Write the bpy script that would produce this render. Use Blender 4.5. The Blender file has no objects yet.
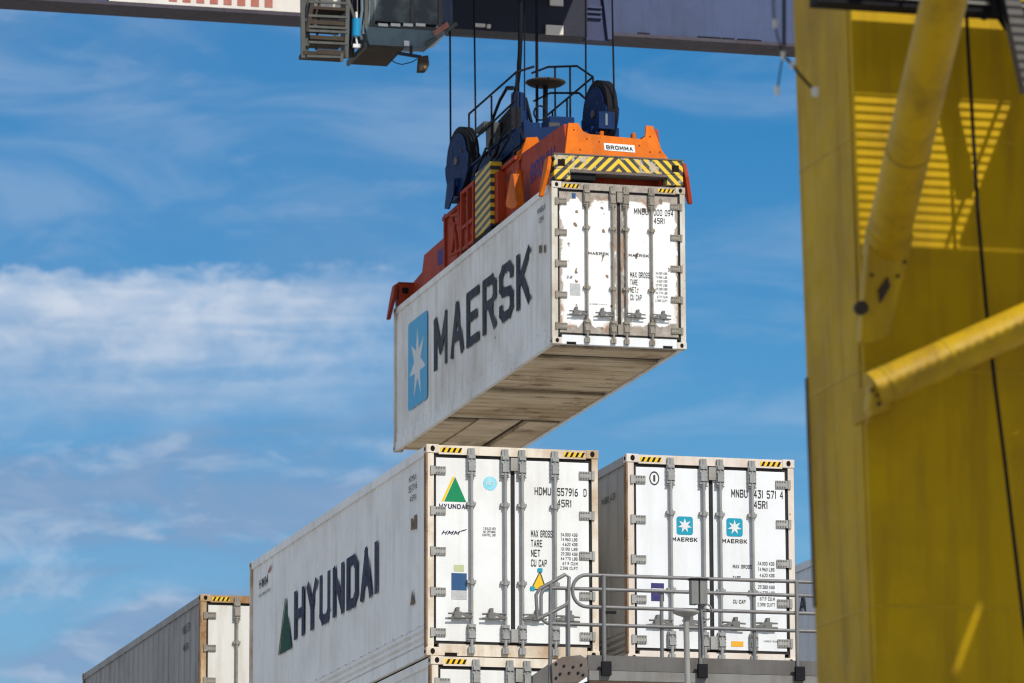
import bpy, bmesh, math, random
from mathutils import Vector, Matrix
random.seed(7)
S = bpy.context.scene
COL = S.collection
rad = math.radians

# ------------------------------------------------------------------ camera
LENS_PX, PITCH, ROLL, YAW = 4683.68, 0.184275393, -0.00325121129, 0.254678272
CAM_Z, FW_, FH_ = 1.263, 1024, 683
def _basis():
    fw = Vector((0, math.cos(PITCH), math.sin(PITCH))); up = Vector((0, -math.sin(PITCH), math.cos(PITCH)))
    rt = Vector((1, 0, 0)); c, s = math.cos(ROLL), math.sin(ROLL)
    r2, u2 = c*rt + s*up, -s*rt + c*up
    R = Matrix.Rotation(-YAW, 3, 'Z')
    return R @ fw, R @ r2, R @ u2
FWD, RGT, UPV = _basis()
CAM = Vector((0, 0, CAM_Z))
cd = bpy.data.cameras.new('camera'); cam = bpy.data.objects.new('camera', cd); COL.objects.link(cam)
m = Matrix((RGT, UPV, -FWD)).transposed().to_4x4(); m.translation = CAM
cam.matrix_world = m
cd.sensor_width = 36; cd.lens = LENS_PX/FW_*36; cd.clip_start = .5; cd.clip_end = 3000
cd.dof.use_dof = True; cd.dof.focus_distance = 67; cd.dof.aperture_fstop = 2.6
S.camera = cam

# ------------------------------------------------------------------ world, sun, exposure
SUN_EL, SUN_AZ = rad(40), rad(160)          # azimuth clockwise from +Y: the sun stands behind the camera, to its right
sun_dir = Vector((math.sin(SUN_AZ)*math.cos(SUN_EL), math.cos(SUN_AZ)*math.cos(SUN_EL), math.sin(SUN_EL)))
W = bpy.data.worlds.new('World'); S.world = W; W.use_nodes = True
def build_world():
    nt = W.node_tree; N, L = nt.nodes, nt.links; N.clear()
    out = N.new('ShaderNodeOutputWorld'); bg = N.new('ShaderNodeBackground'); bg.inputs['Strength'].default_value = .108
    sky = N.new('ShaderNodeTexSky'); sky.sky_type = 'NISHITA'; sky.sun_disc = False
    sky.sun_elevation = SUN_EL; sky.sun_rotation = SUN_AZ; sky.air_density = 1.0; sky.dust_density = .15; sky.ozone_density = 3.2
    hsv = N.new('ShaderNodeHueSaturation'); hsv.inputs['Saturation'].default_value = 1.46; hsv.inputs['Value'].default_value = .84
    L.new(sky.outputs[0], hsv.inputs['Color'])
    # clouds: streaks and one bank, laid out in compass direction and height above the horizon
    tc = N.new('ShaderNodeTexCoord'); sp = N.new('ShaderNodeSeparateXYZ'); L.new(tc.outputs['Generated'], sp.inputs[0])
    def M(op, a, b=None, c=None, clamp=False):
        n = N.new('ShaderNodeMath'); n.operation = op; n.use_clamp = clamp
        for i, v in enumerate((a, b, c)):
            if v is None: continue
            if isinstance(v, (int, float)): n.inputs[i].default_value = v
            else: L.new(v, n.inputs[i])
        return n.outputs[0]
    az = M('MULTIPLY', M('ARCTAN2', sp.outputs[0], sp.outputs[1]), 57.29578)     # degrees from +Y towards +X
    el = M('MULTIPLY', M('ARCSINE', sp.outputs[2]), 57.29578)
    def noise(sx, sy, scale, detail, rough, off=0, dist=.0):
        cb = N.new('ShaderNodeCombineXYZ'); L.new(M('MULTIPLY', az, sx), cb.inputs[0]); L.new(M('MULTIPLY', el, sy), cb.inputs[1]); cb.inputs[2].default_value = off
        n = N.new('ShaderNodeTexNoise'); n.inputs['Scale'].default_value = scale; n.inputs['Detail'].default_value = detail
        n.inputs['Roughness'].default_value = rough; n.inputs['Distortion'].default_value = dist
        L.new(cb.outputs[0], n.inputs['Vector']); return n.outputs['Fac']
    def ramp(v, lo, hi):
        r = N.new('ShaderNodeMapRange'); r.interpolation_type = 'SMOOTHSTEP'; L.new(v, r.inputs[0])
        r.inputs[1].default_value = lo; r.inputs[2].default_value = hi; return r.outputs[0]
    wob = noise(.5, .9, 1.0, 5, .55, 3)
    fine = noise(.35, 1.1, 1.7, 7, .6, 9, .4)
    wisp = noise(.22, .75, 1.3, 6, .55, 21, .6)
    puff0 = noise(.6, 1.2, 2.6, 8, .6, 51, .2)
    el_top = M('ADD', 11.45, M('MULTIPLY', M('SUBTRACT', wob, .5), 1.1))
    bank = M('MULTIPLY', ramp(M('ADD', el, M('MULTIPLY', M('SUBTRACT', wob, .5), 1.3)), 9.15, 10.7), M('SUBTRACT', 1.0, ramp(M('ADD', M('SUBTRACT', el, el_top), M('MULTIPLY', M('SUBTRACT', puff0, .5), .9)), -.16, .10)))
    bank = M('MULTIPLY', bank, M('SUBTRACT', 1.0, ramp(az, 11.5, 14.6)))
    strk = noise(.10, 1.5, 1.0, 8, .62, 33, .5)
    puff = noise(.55, .9, 2.2, 8, .62, 14, .3)
    bank = M('MULTIPLY', bank, M('ADD', M('ADD', .24, M('MULTIPLY', ramp(strk, .34, .62), .44)), M('MULTIPLY', ramp(puff, .36, .66), .34)), clamp=True)
    low = M('MULTIPLY', M('SUBTRACT', 1.0, ramp(el, 8.7, 11.0)), M('SUBTRACT', 1.0, ramp(az, 12.5, 17.5)))
    low = M('MULTIPLY', low, M('ADD', .18, M('MULTIPLY', ramp(wisp, .38, .62), .48)))
    high = M('MULTIPLY', ramp(wisp, .44, .72), .20)
    veil = M('MULTIPLY', M('SUBTRACT', 1.0, ramp(az, 9, 17)), M('ADD', .15, M('MULTIPLY', ramp(noise(.16, .35, 1.2, 6, .6, 61, .5), .38, .68), .55)))
    low = M('MAXIMUM', low, M('MULTIPLY', veil, .55))
    patch = M('MULTIPLY', M('MULTIPLY', M('SUBTRACT', 1.0, ramp(el, 9.1, 10.3)), M('SUBTRACT', 1.0, ramp(az, 12, 16))), ramp(noise(.42, 1.0, 1.5, 8, .62, 77, .4), .49, .72))
    mx0 = N.new('ShaderNodeMix'); mx0.data_type = 'RGBA'; L.new(M('MINIMUM', M('MULTIPLY', low, 1.5), .85), mx0.inputs['Factor'])
    L.new(hsv.outputs[0], mx0.inputs[6]); mx0.inputs[7].default_value = (1.75, 2.95, 4.9, 1)
    tot = M('MAXIMUM', M('MULTIPLY', bank, .92), high, clamp=True)
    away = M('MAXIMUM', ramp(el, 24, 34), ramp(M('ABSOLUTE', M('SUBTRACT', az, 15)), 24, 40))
    unseen_cloud = noise(.06, .10, 1.0, 6, .6, 40, .3)  # unseen cloud cover added outside the view to whiten the ambient light
    tot = M('MAXIMUM', tot, M('MULTIPLY', patch, .40), clamp=True)
    tot = M('MAXIMUM', tot, M('MULTIPLY', M('MULTIPLY', away, ramp(unseen_cloud, .40, .56)), .9), clamp=True)
    tot = M('MAXIMUM', tot, M('MULTIPLY', M('MULTIPLY', low, ramp(fine, .48, .70)), .85), clamp=True)
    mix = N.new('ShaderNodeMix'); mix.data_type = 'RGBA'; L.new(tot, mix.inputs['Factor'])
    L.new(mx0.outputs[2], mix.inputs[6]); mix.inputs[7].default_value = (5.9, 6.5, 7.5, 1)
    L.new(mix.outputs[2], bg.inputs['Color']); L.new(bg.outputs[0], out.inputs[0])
build_world()
sd = bpy.data.lights.new('sun', 'SUN'); sd.energy = 3.7; sd.angle = rad(.53); sd.color = (1, .955, .88)
so = bpy.data.objects.new('sun', sd); COL.objects.link(so); so.rotation_euler = (-sun_dir).to_track_quat('-Z', 'Y').to_euler(); so.location = (0, 0, 60)
S.view_settings.view_transform = 'Standard'; S.view_settings.look = 'None'; S.view_settings.gamma = 1; S.view_settings.use_curve_mapping = False
S.view_settings.exposure = 0.0
S.render.engine = 'CYCLES'; S.cycles.use_denoising = True; S.cycles.max_bounces = 6; S.cycles.filter_width = 1.15

# ------------------------------------------------------------------ helpers
def ray(px, py): return FWD + RGT*((px-FW_/2)/LENS_PX) - UPV*((py-FH_/2)/LENS_PX)
def on(axis, v, px, py):                     # the point of the plane axis = v that the photograph shows at a pixel
    d = ray(px, py); return CAM + d*((v - CAM[axis])/d[axis])
def onx(v, px, py): return on(0, v, px, py)
def ony(v, px, py): return on(1, v, px, py)
def onz(v, px, py): return on(2, v, px, py)

class MB:
    def __init__(s): s.v, s.f, s.sm, s.mi, s.cur = [], [], [], [], 0
    def add(s, vs, fs, smooth=False):
        o = len(s.v); s.v += [tuple(v) for v in vs]; s.f += [tuple(i+o for i in f) for f in fs]; s.sm += [smooth]*len(fs); s.mi += [s.cur]*len(fs); return s
    def box(s, x0, x1, y0, y1, z0, z1):
        return s.add([(x0,y0,z0),(x1,y0,z0),(x1,y1,z0),(x0,y1,z0),(x0,y0,z1),(x1,y0,z1),(x1,y1,z1),(x0,y1,z1)],
                     [(0,3,2,1),(4,5,6,7),(0,1,5,4),(1,2,6,5),(2,3,7,6),(3,0,4,7)])
    def bar(s, a, b, w, h, up=(0,0,1)):      # square bar from a to b
        a, b = Vector(a), Vector(b); d = (b-a).normalized(); u = Vector(up)
        if abs(d.dot(u)) > .98: u = Vector((0,1,0))
        r = d.cross(u).normalized(); u = r.cross(d)
        vs = [p + r*(i*w/2) + u*(j*h/2) for p in (a, b) for i, j in ((-1,-1),(1,-1),(1,1),(-1,1))]
        return s.add(vs, [(0,1,2,3),(7,6,5,4),(0,4,5,1),(1,5,6,2),(2,6,7,3),(3,7,4,0)])
    def tube(s, pts, r, n=8, r2=None, caps=True):
        pts = [Vector(p) for p in pts]; k = len(pts); rings = []; u = None
        for i, p in enumerate(pts):
            d = (pts[min(i+1,k-1)] - pts[max(i-1,0)]).normalized()
            if u is None:
                u = Vector((0,0,1)) if abs(d.z) < .95 else Vector((0,1,0))
            u = (u - d*u.dot(d)).normalized(); w = d.cross(u)
            rr = r if r2 is None else r + (r2-r)*i/(k-1)
            rings.append([p + (u*math.cos(2*math.pi*j/n) + w*math.sin(2*math.pi*j/n))*rr for j in range(n)])
        fs = [(i*n+j, i*n+(j+1)%n, (i+1)*n+(j+1)%n, (i+1)*n+j) for i in range(k-1) for j in range(n)]
        vs = [v for R in rings for v in R]
        s.add(vs, fs, True)
        if caps: s.add(rings[0], [tuple(range(n))[::-1]]); s.add(rings[-1], [tuple(range(n))])
        return s
    def prism(s, poly, axis, d0, d1):        # polygon in the plane normal to axis, from d0 to d1; poly coords are the other two axes in order
        def P(a, b, d): return {0:(d,a,b), 1:(a,d,b), 2:(a,b,d)}[axis]
        n = len(poly); vs = [P(a,b,d0) for a,b in poly] + [P(a,b,d1) for a,b in poly]
        return s.add(vs, [tuple(range(n)), tuple(range(n,2*n))[::-1]] + [(i,n+i,n+(i+1)%n,(i+1)%n) for i in range(n)])
    def disc(s, c, axis, r, h, n=32, r_top=None):      # short cylinder centred at c
        c = Vector(c); a = {0:Vector((1,0,0)),1:Vector((0,1,0)),2:Vector((0,0,1))}[axis]
        return s.tube([c - a*h/2, c + a*h/2], r, n, r_top)
    def build(s, name, mat, parent=None, bevel=0, label=None):
        me = bpy.data.meshes.new(name); me.from_pydata([tuple(v) for v in s.v], [], s.f)
        for p, q, k in zip(me.polygons, s.sm, s.mi): p.use_smooth = q; p.material_index = k
        bm = bmesh.new(); bm.from_mesh(me); bmesh.ops.recalc_face_normals(bm, faces=bm.faces); bm.to_mesh(me); bm.free()
        for m_ in (mat if isinstance(mat, (list, tuple)) else [mat]): me.materials.append(m_)
        me.update()
        o = bpy.data.objects.new(name, me); COL.objects.link(o); o.parent = parent
        if bevel:
            b = o.modifiers.new('bevel', 'BEVEL'); b.width = bevel; b.segments = 2; b.limit_method = 'ANGLE'
        if label: o['label'] = label
        return o
def thing(name, label, cat, loc=(0,0,0), group=None):
    o = bpy.data.objects.new(name, None); COL.objects.link(o); o.location = loc; o.empty_display_size = .3
    o['label'] = label; o['category'] = cat
    if group: o['group'] = group
    return o
def tag(o, label, cat, group=None):
    o['label'] = label; o['category'] = cat
    if group: o['group'] = group
    return o
def copy_tree(o, parent=None):
    c = o.copy(); COL.objects.link(c); c.parent = parent
    for ch in [x for x in o.children]: copy_tree(ch, c)
    return c

GLYPH = {
 'A':[[(0,0),(.5,1),(1,0)],[(.2,.33),(.8,.33)]], 'B':[[(0,.5),(.75,.5),(1,.62),(1,.88),(.8,1),(0,1),(0,0),(.8,0),(1,.14),(1,.38),(.75,.5)]],
 'C':[[(1,.75),(1,.9),(.8,1),(.2,1),(0,.9),(0,.1),(.2,0),(.8,0),(1,.1),(1,.25)]], 'D':[[(0,0),(0,1),(.7,1),(1,.82),(1,.18),(.7,0),(0,0)]],
 'E':[[(1,1),(0,1),(0,0),(1,0)],[(0,.52),(.8,.52)]], 'F':[[(1,1),(0,1),(0,0)],[(0,.52),(.8,.52)]],
 'G':[[(1,.75),(1,.9),(.8,1),(.2,1),(0,.9),(0,.1),(.2,0),(.8,0),(1,.1),(1,.48),(.55,.48)]], 'H':[[(0,0),(0,1)],[(1,0),(1,1)],[(0,.5),(1,.5)]],
 'I':[[(0,0),(0,1)]], 'K':[[(0,0),(0,1)],[(1,1),(.06,.45)],[(.32,.56),(1,0)]], 'L':[[(0,1),(0,0),(1,0)]],
 'M':[[(0,0),(0,1),(.5,.3),(1,1),(1,0)]], 'N':[[(0,0),(0,1),(1,0),(1,1)]], 'O':[[(.25,0),(0,.14),(0,.86),(.25,1),(.75,1),(1,.86),(1,.14),(.75,0),(.25,0)]],
 'P':[[(0,0),(0,1),(.8,1),(1,.87),(1,.6),(.8,.47),(0,.47)]], 'R':[[(0,0),(0,1),(.78,1),(1,.87),(1,.62),(.78,.5),(0,.5)],[(.5,.48),(1,0)]],
 'S':[[(1,.8),(1,.88),(.78,1),(.22,1),(0,.88),(0,.64),(.2,.53),(.8,.47),(1,.36),(1,.12),(.78,0),(.22,0),(0,.12),(0,.2)]],
 'T':[[(0,1),(1,1)],[(.5,1),(.5,0)]], 'U':[[(0,1),(0,.16),(.25,0),(.75,0),(1,.16),(1,1)]], 'W':[[(0,1),(.25,0),(.5,.7),(.75,0),(1,1)]],
 'X':[[(0,0),(1,1)],[(0,1),(1,0)]], 'Y':[[(0,1),(.5,.46),(1,1)],[(.5,.46),(.5,0)]], 'Z':[[(0,1),(1,1),(0,0),(1,0)]],
 '1':[[(0,.8),(.35,1),(.35,0)]], '2':[[(0,.85),(.2,1),(.8,1),(1,.85),(1,.6),(0,0),(1,0)]], '3':[[(0,1),(1,1),(.45,.58),(.8,.56),(1,.42),(1,.14),(.8,0),(.2,0),(0,.12)]],
 '4':[[(.75,0),(.75,1),(0,.3),(1,.3)]], '5':[[(1,1),(0,1),(0,.56),(.75,.58),(1,.44),(1,.14),(.8,0),(.2,0),(0,.1)]],
 '6':[[(.85,1),(.3,.9),(0,.5),(0,.14),(.2,0),(.8,0),(1,.14),(1,.4),(.8,.54),(.1,.5)]], '7':[[(0,1),(1,1),(.35,0)]],
 '8':[[(.2,.52),(0,.64),(0,.88),(.2,1),(.8,1),(1,.88),(1,.64),(.8,.52),(.2,.52),(0,.4),(0,.12),(.2,0),(.8,0),(1,.12),(1,.4),(.8,.52)]],
 '9':[[(.15,0),(.7,.1),(1,.5),(1,.86),(.8,1),(.2,1),(0,.86),(0,.6),(.2,.46),(.9,.5)]], '.':[[(0,0),(0,.03)]], '-':[[(0,.5),(1,.5)]]}
GLYPH['0'] = GLYPH['O']
NARROW = {'I':0, '.':0, '1':.35, ' ':.45}
_tc = {}
def text_data(body, bold):
    """block lettering: every stroke a quad, layered 0.25 mm apart so that no two lie in one plane"""
    k = (body, bold)
    if k in _tc: return _tc[k]
    t = .105 + bold*1.5; gap = .17 + t; x = 0; vs, fs = [], []; layer = 0
    for ch in body.upper():
        w = NARROW.get(ch, 1)*.56 + (.08 if ch in 'MW' else 0)
        for line in GLYPH.get(ch, []):
            for (ax, ay), (bx, by) in zip(line, line[1:]):
                A = Vector((x + ax*w, ay*(1-t))); B = Vector((x + bx*w, by*(1-t))); d = (B-A).normalized(); n = Vector((-d.y, d.x))*t/2
                A, B = A - d*t*.42, B + d*t*.42; o = len(vs)
                vs += [(*(A-n), layer), (*(B-n), layer), (*(B+n), layer), (*(A+n), layer)]; fs.append((o, o+1, o+2, o+3)); layer = (layer+1) % 12
        x += w + gap
    x0, x1 = min(v[0] for v in vs), max(v[0] for v in vs); y0, y1 = min(v[1] for v in vs), max(v[1] for v in vs)
    _tc[k] = ([((v[0]-x0)/(x1-x0), (v[1]-y0)/(y1-y0), v[2]*.00025) for v in vs], fs)
    return _tc[k]
def write_front(mb, body, x0, x1, z0, z1, y, bold=.0):      # lettering on a face that looks towards -Y
    vs, fs = text_data(body, bold)
    return mb.add([(x0 + a*(x1-x0), y-l, z0 + b*(z1-z0)) for a, b, l in vs], fs)
def write_side(mb, body, u0, u1, z0, z1, x, bold=.0):       # lettering on a face that looks towards -X, u0 (left end) > u1
    vs, fs = text_data(body, bold)
    return mb.add([(x-l, u0 + a*(u1-u0), z0 + b*(z1-z0)) for a, b, l in vs], fs)

# ------------------------------------------------------------------ materials
def nodes(name):
    m = bpy.data.materials.new(name); m.use_nodes = True; nt = m.node_tree
    return m, nt, nt.nodes['Principled BSDF']
class G:                                     # tiny node-graph builder
    def __init__(s, nt): s.nt, s.N, s.L = nt, nt.nodes, nt.links; s.tc = s.N.new('ShaderNodeTexCoord'); s.sep = None
    def obj(s): return s.tc.outputs['Object']
    def xyz(s):
        if s.sep is None: s.sep = s.N.new('ShaderNodeSeparateXYZ'); s.L.new(s.obj(), s.sep.inputs[0])
        return s.sep.outputs
    def set(s, sock, v):
        if isinstance(v, (int, float)): sock.default_value = v
        elif isinstance(v, tuple): sock.default_value = v if len(v) == len(sock.default_value) else (*v, 1)
        else: s.L.new(v, sock)
    def M(s, op, a, b=None, c=None, clamp=False):
        n = s.N.new('ShaderNodeMath'); n.operation = op; n.use_clamp = clamp
        for i, v in enumerate((a, b, c)):
            if v is not None: s.set(n.inputs[i], v)
        return n.outputs[0]
    def noise(s, scale, detail=5, rough=.55, stretch=(1,1,1), off=(0,0,0), dist=0):
        mp = s.N.new('ShaderNodeMapping'); s.L.new(s.obj(), mp.inputs[0]); mp.inputs['Scale'].default_value = stretch; mp.inputs['Location'].default_value = off
        n = s.N.new('ShaderNodeTexNoise'); s.L.new(mp.outputs[0], n.inputs['Vector'])
        n.inputs['Scale'].default_value = scale; n.inputs['Detail'].default_value = detail; n.inputs['Roughness'].default_value = rough; n.inputs['Distortion'].default_value = dist
        return n.outputs['Fac']
    def ramp(s, v, lo, hi, a=0., b=1.):
        r = s.N.new('ShaderNodeMapRange'); s.set(r.inputs[0], v)
        for i, q in enumerate((lo, hi, a, b)): r.inputs[i+1].default_value = q
        return r.outputs[0]
    def mix(s, f, a, b):
        n = s.N.new('ShaderNodeMix'); n.data_type = 'RGBA'; s.set(n.inputs['Factor'], f); s.set(n.inputs[6], a); s.set(n.inputs[7], b); return n.outputs[2]
    def bump(s, bsdf, h, strength=.3, dist=.01):
        b = s.N.new('ShaderNodeBump'); s.set(b.inputs['Height'], h); b.inputs['Strength'].default_value = strength; b.inputs['Distance'].default_value = dist
        s.L.new(b.outputs[0], bsdf.inputs['Normal'])
def painted(name, base, dirt=(.12,.09,.06), dirt_amt=.35, rust_amt=.0, rough=.45, scale=1.2, streak=.25, metal=0., seed=0., rust=(.16,.06,.022), dent=.15, lo=.45, hi=.8, spec=.22):
    m, nt, b = nodes(name); g = G(nt)
    n1 = g.noise(scale, 7, .62, (1,1,1), (seed, seed*2, 0)); n2 = g.noise(5, 5, .6, (1,1,.10), (seed*3, 1, 2)); n3 = g.noise(7*scale, 8, .7, (1,1,1), (seed, 5, 1))
    c = g.mix(g.ramp(n1, lo, hi, 0, dirt_amt), base, dirt)
    c = g.mix(g.ramp(n2, .48, .70, 0, streak), c, dirt)
    if rust_amt: c = g.mix(g.ramp(g.M('ADD', n3, g.M('MULTIPLY', n1, .4)), .92 - rust_amt*.35, .98 - rust_amt*.3), c, rust)
    nt.links.new(c, b.inputs['Base Color']); b.inputs['Metallic'].default_value = metal
    b.inputs['Specular IOR Level'].default_value = spec
    g.set(b.inputs['Roughness'], g.ramp(n3, .3, .7, rough-.02, rough+.2))
    g.bump(b, n1, dent, .02)
    return m
WHITE_Y = painted('white_reefer_paint', (.80,.80,.775), (.50,.45,.37), .35, .0, .38, 1.3, .25, seed=1)
WHITE_T = painted('cool_white_reefer_paint', (.78,.79,.79), (.50,.48,.44), .3, .0, .38, 1.3, .2, seed=4)
WHITE_L = painted('old_white_reefer_paint', (.68,.66,.60), (.40,.33,.24), .5, .05, .5, 1.3, .4, seed=6)
SIDE_Y = painted('ribbed_side_paint', (.86,.845,.81), (.46,.42,.36), .45, .0, .5, .9, .26, seed=2)
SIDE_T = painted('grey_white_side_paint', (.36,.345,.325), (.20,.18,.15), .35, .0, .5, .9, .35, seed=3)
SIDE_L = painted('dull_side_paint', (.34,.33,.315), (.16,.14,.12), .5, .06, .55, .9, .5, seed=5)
SIDE_H = painted('scuffed_side_paint', (.86,.84,.795), (.40,.33,.23), .6, .10, .5, .6, .32, seed=9, dent=.3)
FRAME_Y = painted('cream_frame_rusting', (.74,.66,.54), (.36,.20,.075), .85, .12, .55, 1.3, .45, seed=11, lo=.46, hi=.70)
FRAME_T = painted('pale_pink_frame', (.73,.65,.565), (.36,.22,.12), .5, .10, .5, 1.3, .3, seed=12)
FRAME_L = painted('rust_yellow_frame', (.56,.41,.22), (.24,.105,.03), .95, .3, .6, 1.4, .5, seed=13, lo=.35, hi=.62)
FRAME_H = painted('weathered_white_frame', (.64,.60,.51), (.27,.17,.085), .75, .18, .5, 1.5, .45, seed=14)
POST_SIDE = painted('rust_brown_post', (.30,.20,.12), (.12,.06,.03), .8, .5, .7, 3, .3, seed=15)
GALV = painted('galvanised_steel', (.37,.36,.335), (.15,.13,.10), .6, .1, .5, 5, .35, metal=.1, seed=21)
GALV_H = painted('dirty_galvanised_steel', (.30,.27,.22), (.12,.085,.055), .7, .3, .55, 5, .3, metal=.1, seed=22)
RODM = painted('zinc_rod', (.33,.33,.315), (.15,.14,.12), .5, .05, .45, 5, .3, metal=.1, seed=23)
HANDM = painted('dull_handle_steel', (.17,.165,.155), (.07,.06,.05), .5, .1, .5, 5, .25, metal=.1, seed=20)
RUBBER = painted('black_door_rubber', (.028,.027,.028), (.06,.05,.045), .4, 0, .7, 4, .2, seed=24)
BLACKM = painted('black_paint', (.010,.010,.013), (.022,.02,.02), .4, 0, .6, 3, .2, seed=25, spec=.12)
ROPE = painted('greasy_steel_rope', (.008,.010,.014), (.016,.016,.018), .4, 0, .6, 6, .1, seed=26, spec=.1)
HOLE = painted('dark_recess', (.012,.008,.006), (.04,.02,.01), .5, 0, .9, 6, .1, seed=27)
NAVY = painted('faded_navy_lettering', (.028,.034,.072), (.15,.15,.16), .45, 0, .6, 2.5, .4, seed=28, spec=.1)
INK = painted('black_stencil_ink', (.035,.035,.035), (.2,.19,.17), .5, 0, .6, 5, .2, seed=29)
CHARCOAL = painted('charcoal_lettering', (.034,.039,.05), (.16,.16,.16), .45, .0, .6, 2.2, .4, seed=30, spec=.1)
STARB = painted('light_blue_emblem', (.10,.43,.70), (.22,.42,.54), .35, 0, .5, 1.8, .3, seed=31, spec=.1)
TEAL = painted('teal_emblem', (.01,.30,.42), (.1,.35,.42), .2, 0, .45, 3, .1, seed=32)
STARW = painted('white_emblem_star', (.74,.75,.74), (.45,.43,.38), .4, 0, .5, 2, .2, seed=33)
GREEN = painted('green_emblem', (.0,.23,.085), (.05,.2,.1), .3, 0, .45, 3, .1, seed=34)
GREEND = painted('dark_green_emblem', (.006,.07,.04), (.05,.09,.07), .4, 0, .5, 2, .2, seed=35, spec=.08)
YELS = painted('yellow_sticker', (.82,.52,.01), (.6,.4,.1), .3, 0, .45, 3, .1, seed=36)
ORAS = painted('orange_sticker', (.80,.40,.02), (.6,.3,.1), .3, 0, .45, 3, .1, seed=37)
BLUES = painted('blue_sticker', (.025,.085,.20), (.07,.13,.22), .4, 0, .45, 6, .1, seed=38)
PURPS = painted('indigo_sticker', (.035,.033,.14), (.10,.10,.2), .5, 0, .45, 8, .1, seed=39)
AQUAS = painted('aqua_sticker', (.22,.62,.72), (.6,.75,.78), .6, 0, .45, 6, .1, seed=40)
GREYS = painted('pale_grey_label', (.50,.50,.49), (.3,.3,.3), .6, 0, .6, 9, .1, seed=41)
OLIVES = painted('pale_green_label', (.50,.54,.30), (.4,.4,.3), .4, 0, .6, 9, .1, seed=42)
BROWNG = painted('brown_weighing_label', (.20,.135,.07), (.1,.07,.04), .6, 0, .6, 5, .1, seed=43)
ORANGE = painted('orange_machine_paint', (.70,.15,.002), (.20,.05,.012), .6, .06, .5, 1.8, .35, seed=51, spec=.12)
SHADED_ORANGE = painted('shaded_orange_machine_paint', (.38,.048,.016), (.11,.018,.012), .6, .05, .5, 1.6, .35, seed=52, spec=.12)  # darker copy of the orange paint, side shade put into the colour
BLUEM = painted('dark_blue_machine_paint', (.004,.026,.10), (.008,.013,.03), .55, .0, .5, 1.5, .25, seed=53, spec=.12)
VIOLET = painted('violet_lettering', (.075,.055,.20), (.12,.06,.14), .4, 0, .6, 3, .1, seed=54, spec=.1)
YELLOW = painted('yellow_crane_paint', (.56,.345,.003), (.21,.11,.015), .7, .04, .45, .6, .45, seed=55, spec=.12, dent=.35, lo=.42, hi=.75)
PIPEY = painted('yellow_pipe_paint', (.60,.375,.005), (.18,.10,.02), .6, .10, .42, 1.6, .4, seed=56, spec=.25)
SLATE = painted('slate_blue_girder_paint', (.064,.088,.18), (.04,.05,.08), .5, 0, .5, .5, .4, seed=57)
SLATED = painted('dark_girder_flange', (.075,.066,.085), (.04,.03,.03), .6, .1, .6, 1, .3, seed=58)
CREAM = painted('cream_board_and_sun_patch', (.74,.69,.62), (.4,.35,.3), .3, 0, .5, 1, .2, seed=59)
REDS = painted('faded_red_lettering', (.42,.13,.09), (.5,.3,.25), .4, 0, .5, 3, .2, seed=60)
NAVYM = painted('navy_machine_paint_and_shade', (.020,.022,.038), (.03,.03,.04), .5, 0, .5, 2, .2, seed=61)
CABG = painted('grey_blue_cab_paint', (.16,.225,.26), (.07,.09,.1), .5, .05, .5, 2, .3, seed=62)
CABGREEN = painted('grey_cab_steel', (.095,.10,.09), (.04,.035,.03), .6, .15, .5, 3, .4, seed=63)
BROWNM = painted('brown_grimy_steel', (.06,.045,.032), (.03,.022,.015), .6, .2, .7, 3, .2, seed=64)
CYAN = painted('bright_blue_cylinder_paint', (.015,.27,.52), (.02,.1,.2), .3, 0, .35, 3, .1, seed=65)
STEELG = painted('weathered_grey_steel', (.135,.128,.12), (.07,.055,.045), .6, .1, .55, 2.5, .4, metal=.05, seed=66)
STEELB = painted('brown_grey_steel', (.15,.125,.11), (.08,.055,.04), .7, .2, .6, 3, .3, seed=65)
STEELL = painted('light_grey_steel', (.32,.31,.29), (.15,.13,.1), .5, .05, .5, 2.5, .3, metal=.1, seed=68)
RAILM = painted('grey_railing_steel', (.215,.21,.205), (.1,.09,.08), .5, .05, .45, 3, .2, metal=.3, seed=69)
STEELD2 = painted('grey_box_paint', (.20,.20,.19), (.10,.1,.09), .5, .05, .5, 4, .3, seed=74)  # plain mid grey of the walkway junction boxes
DECKM = painted('mid_grey_deck_edge', (.22,.212,.20), (.10,.085,.07), .6, .08, .55, 2.5, .4, seed=73)
STEELD = painted('dark_grey_steel', (.075,.075,.07), (.03,.03,.03), .5, .05, .55, 3, .3, seed=72)
WHITEP = painted('white_plastic', (.75,.75,.74), (.4,.38,.35), .3, 0, .45, 4, .2, seed=70)

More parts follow.
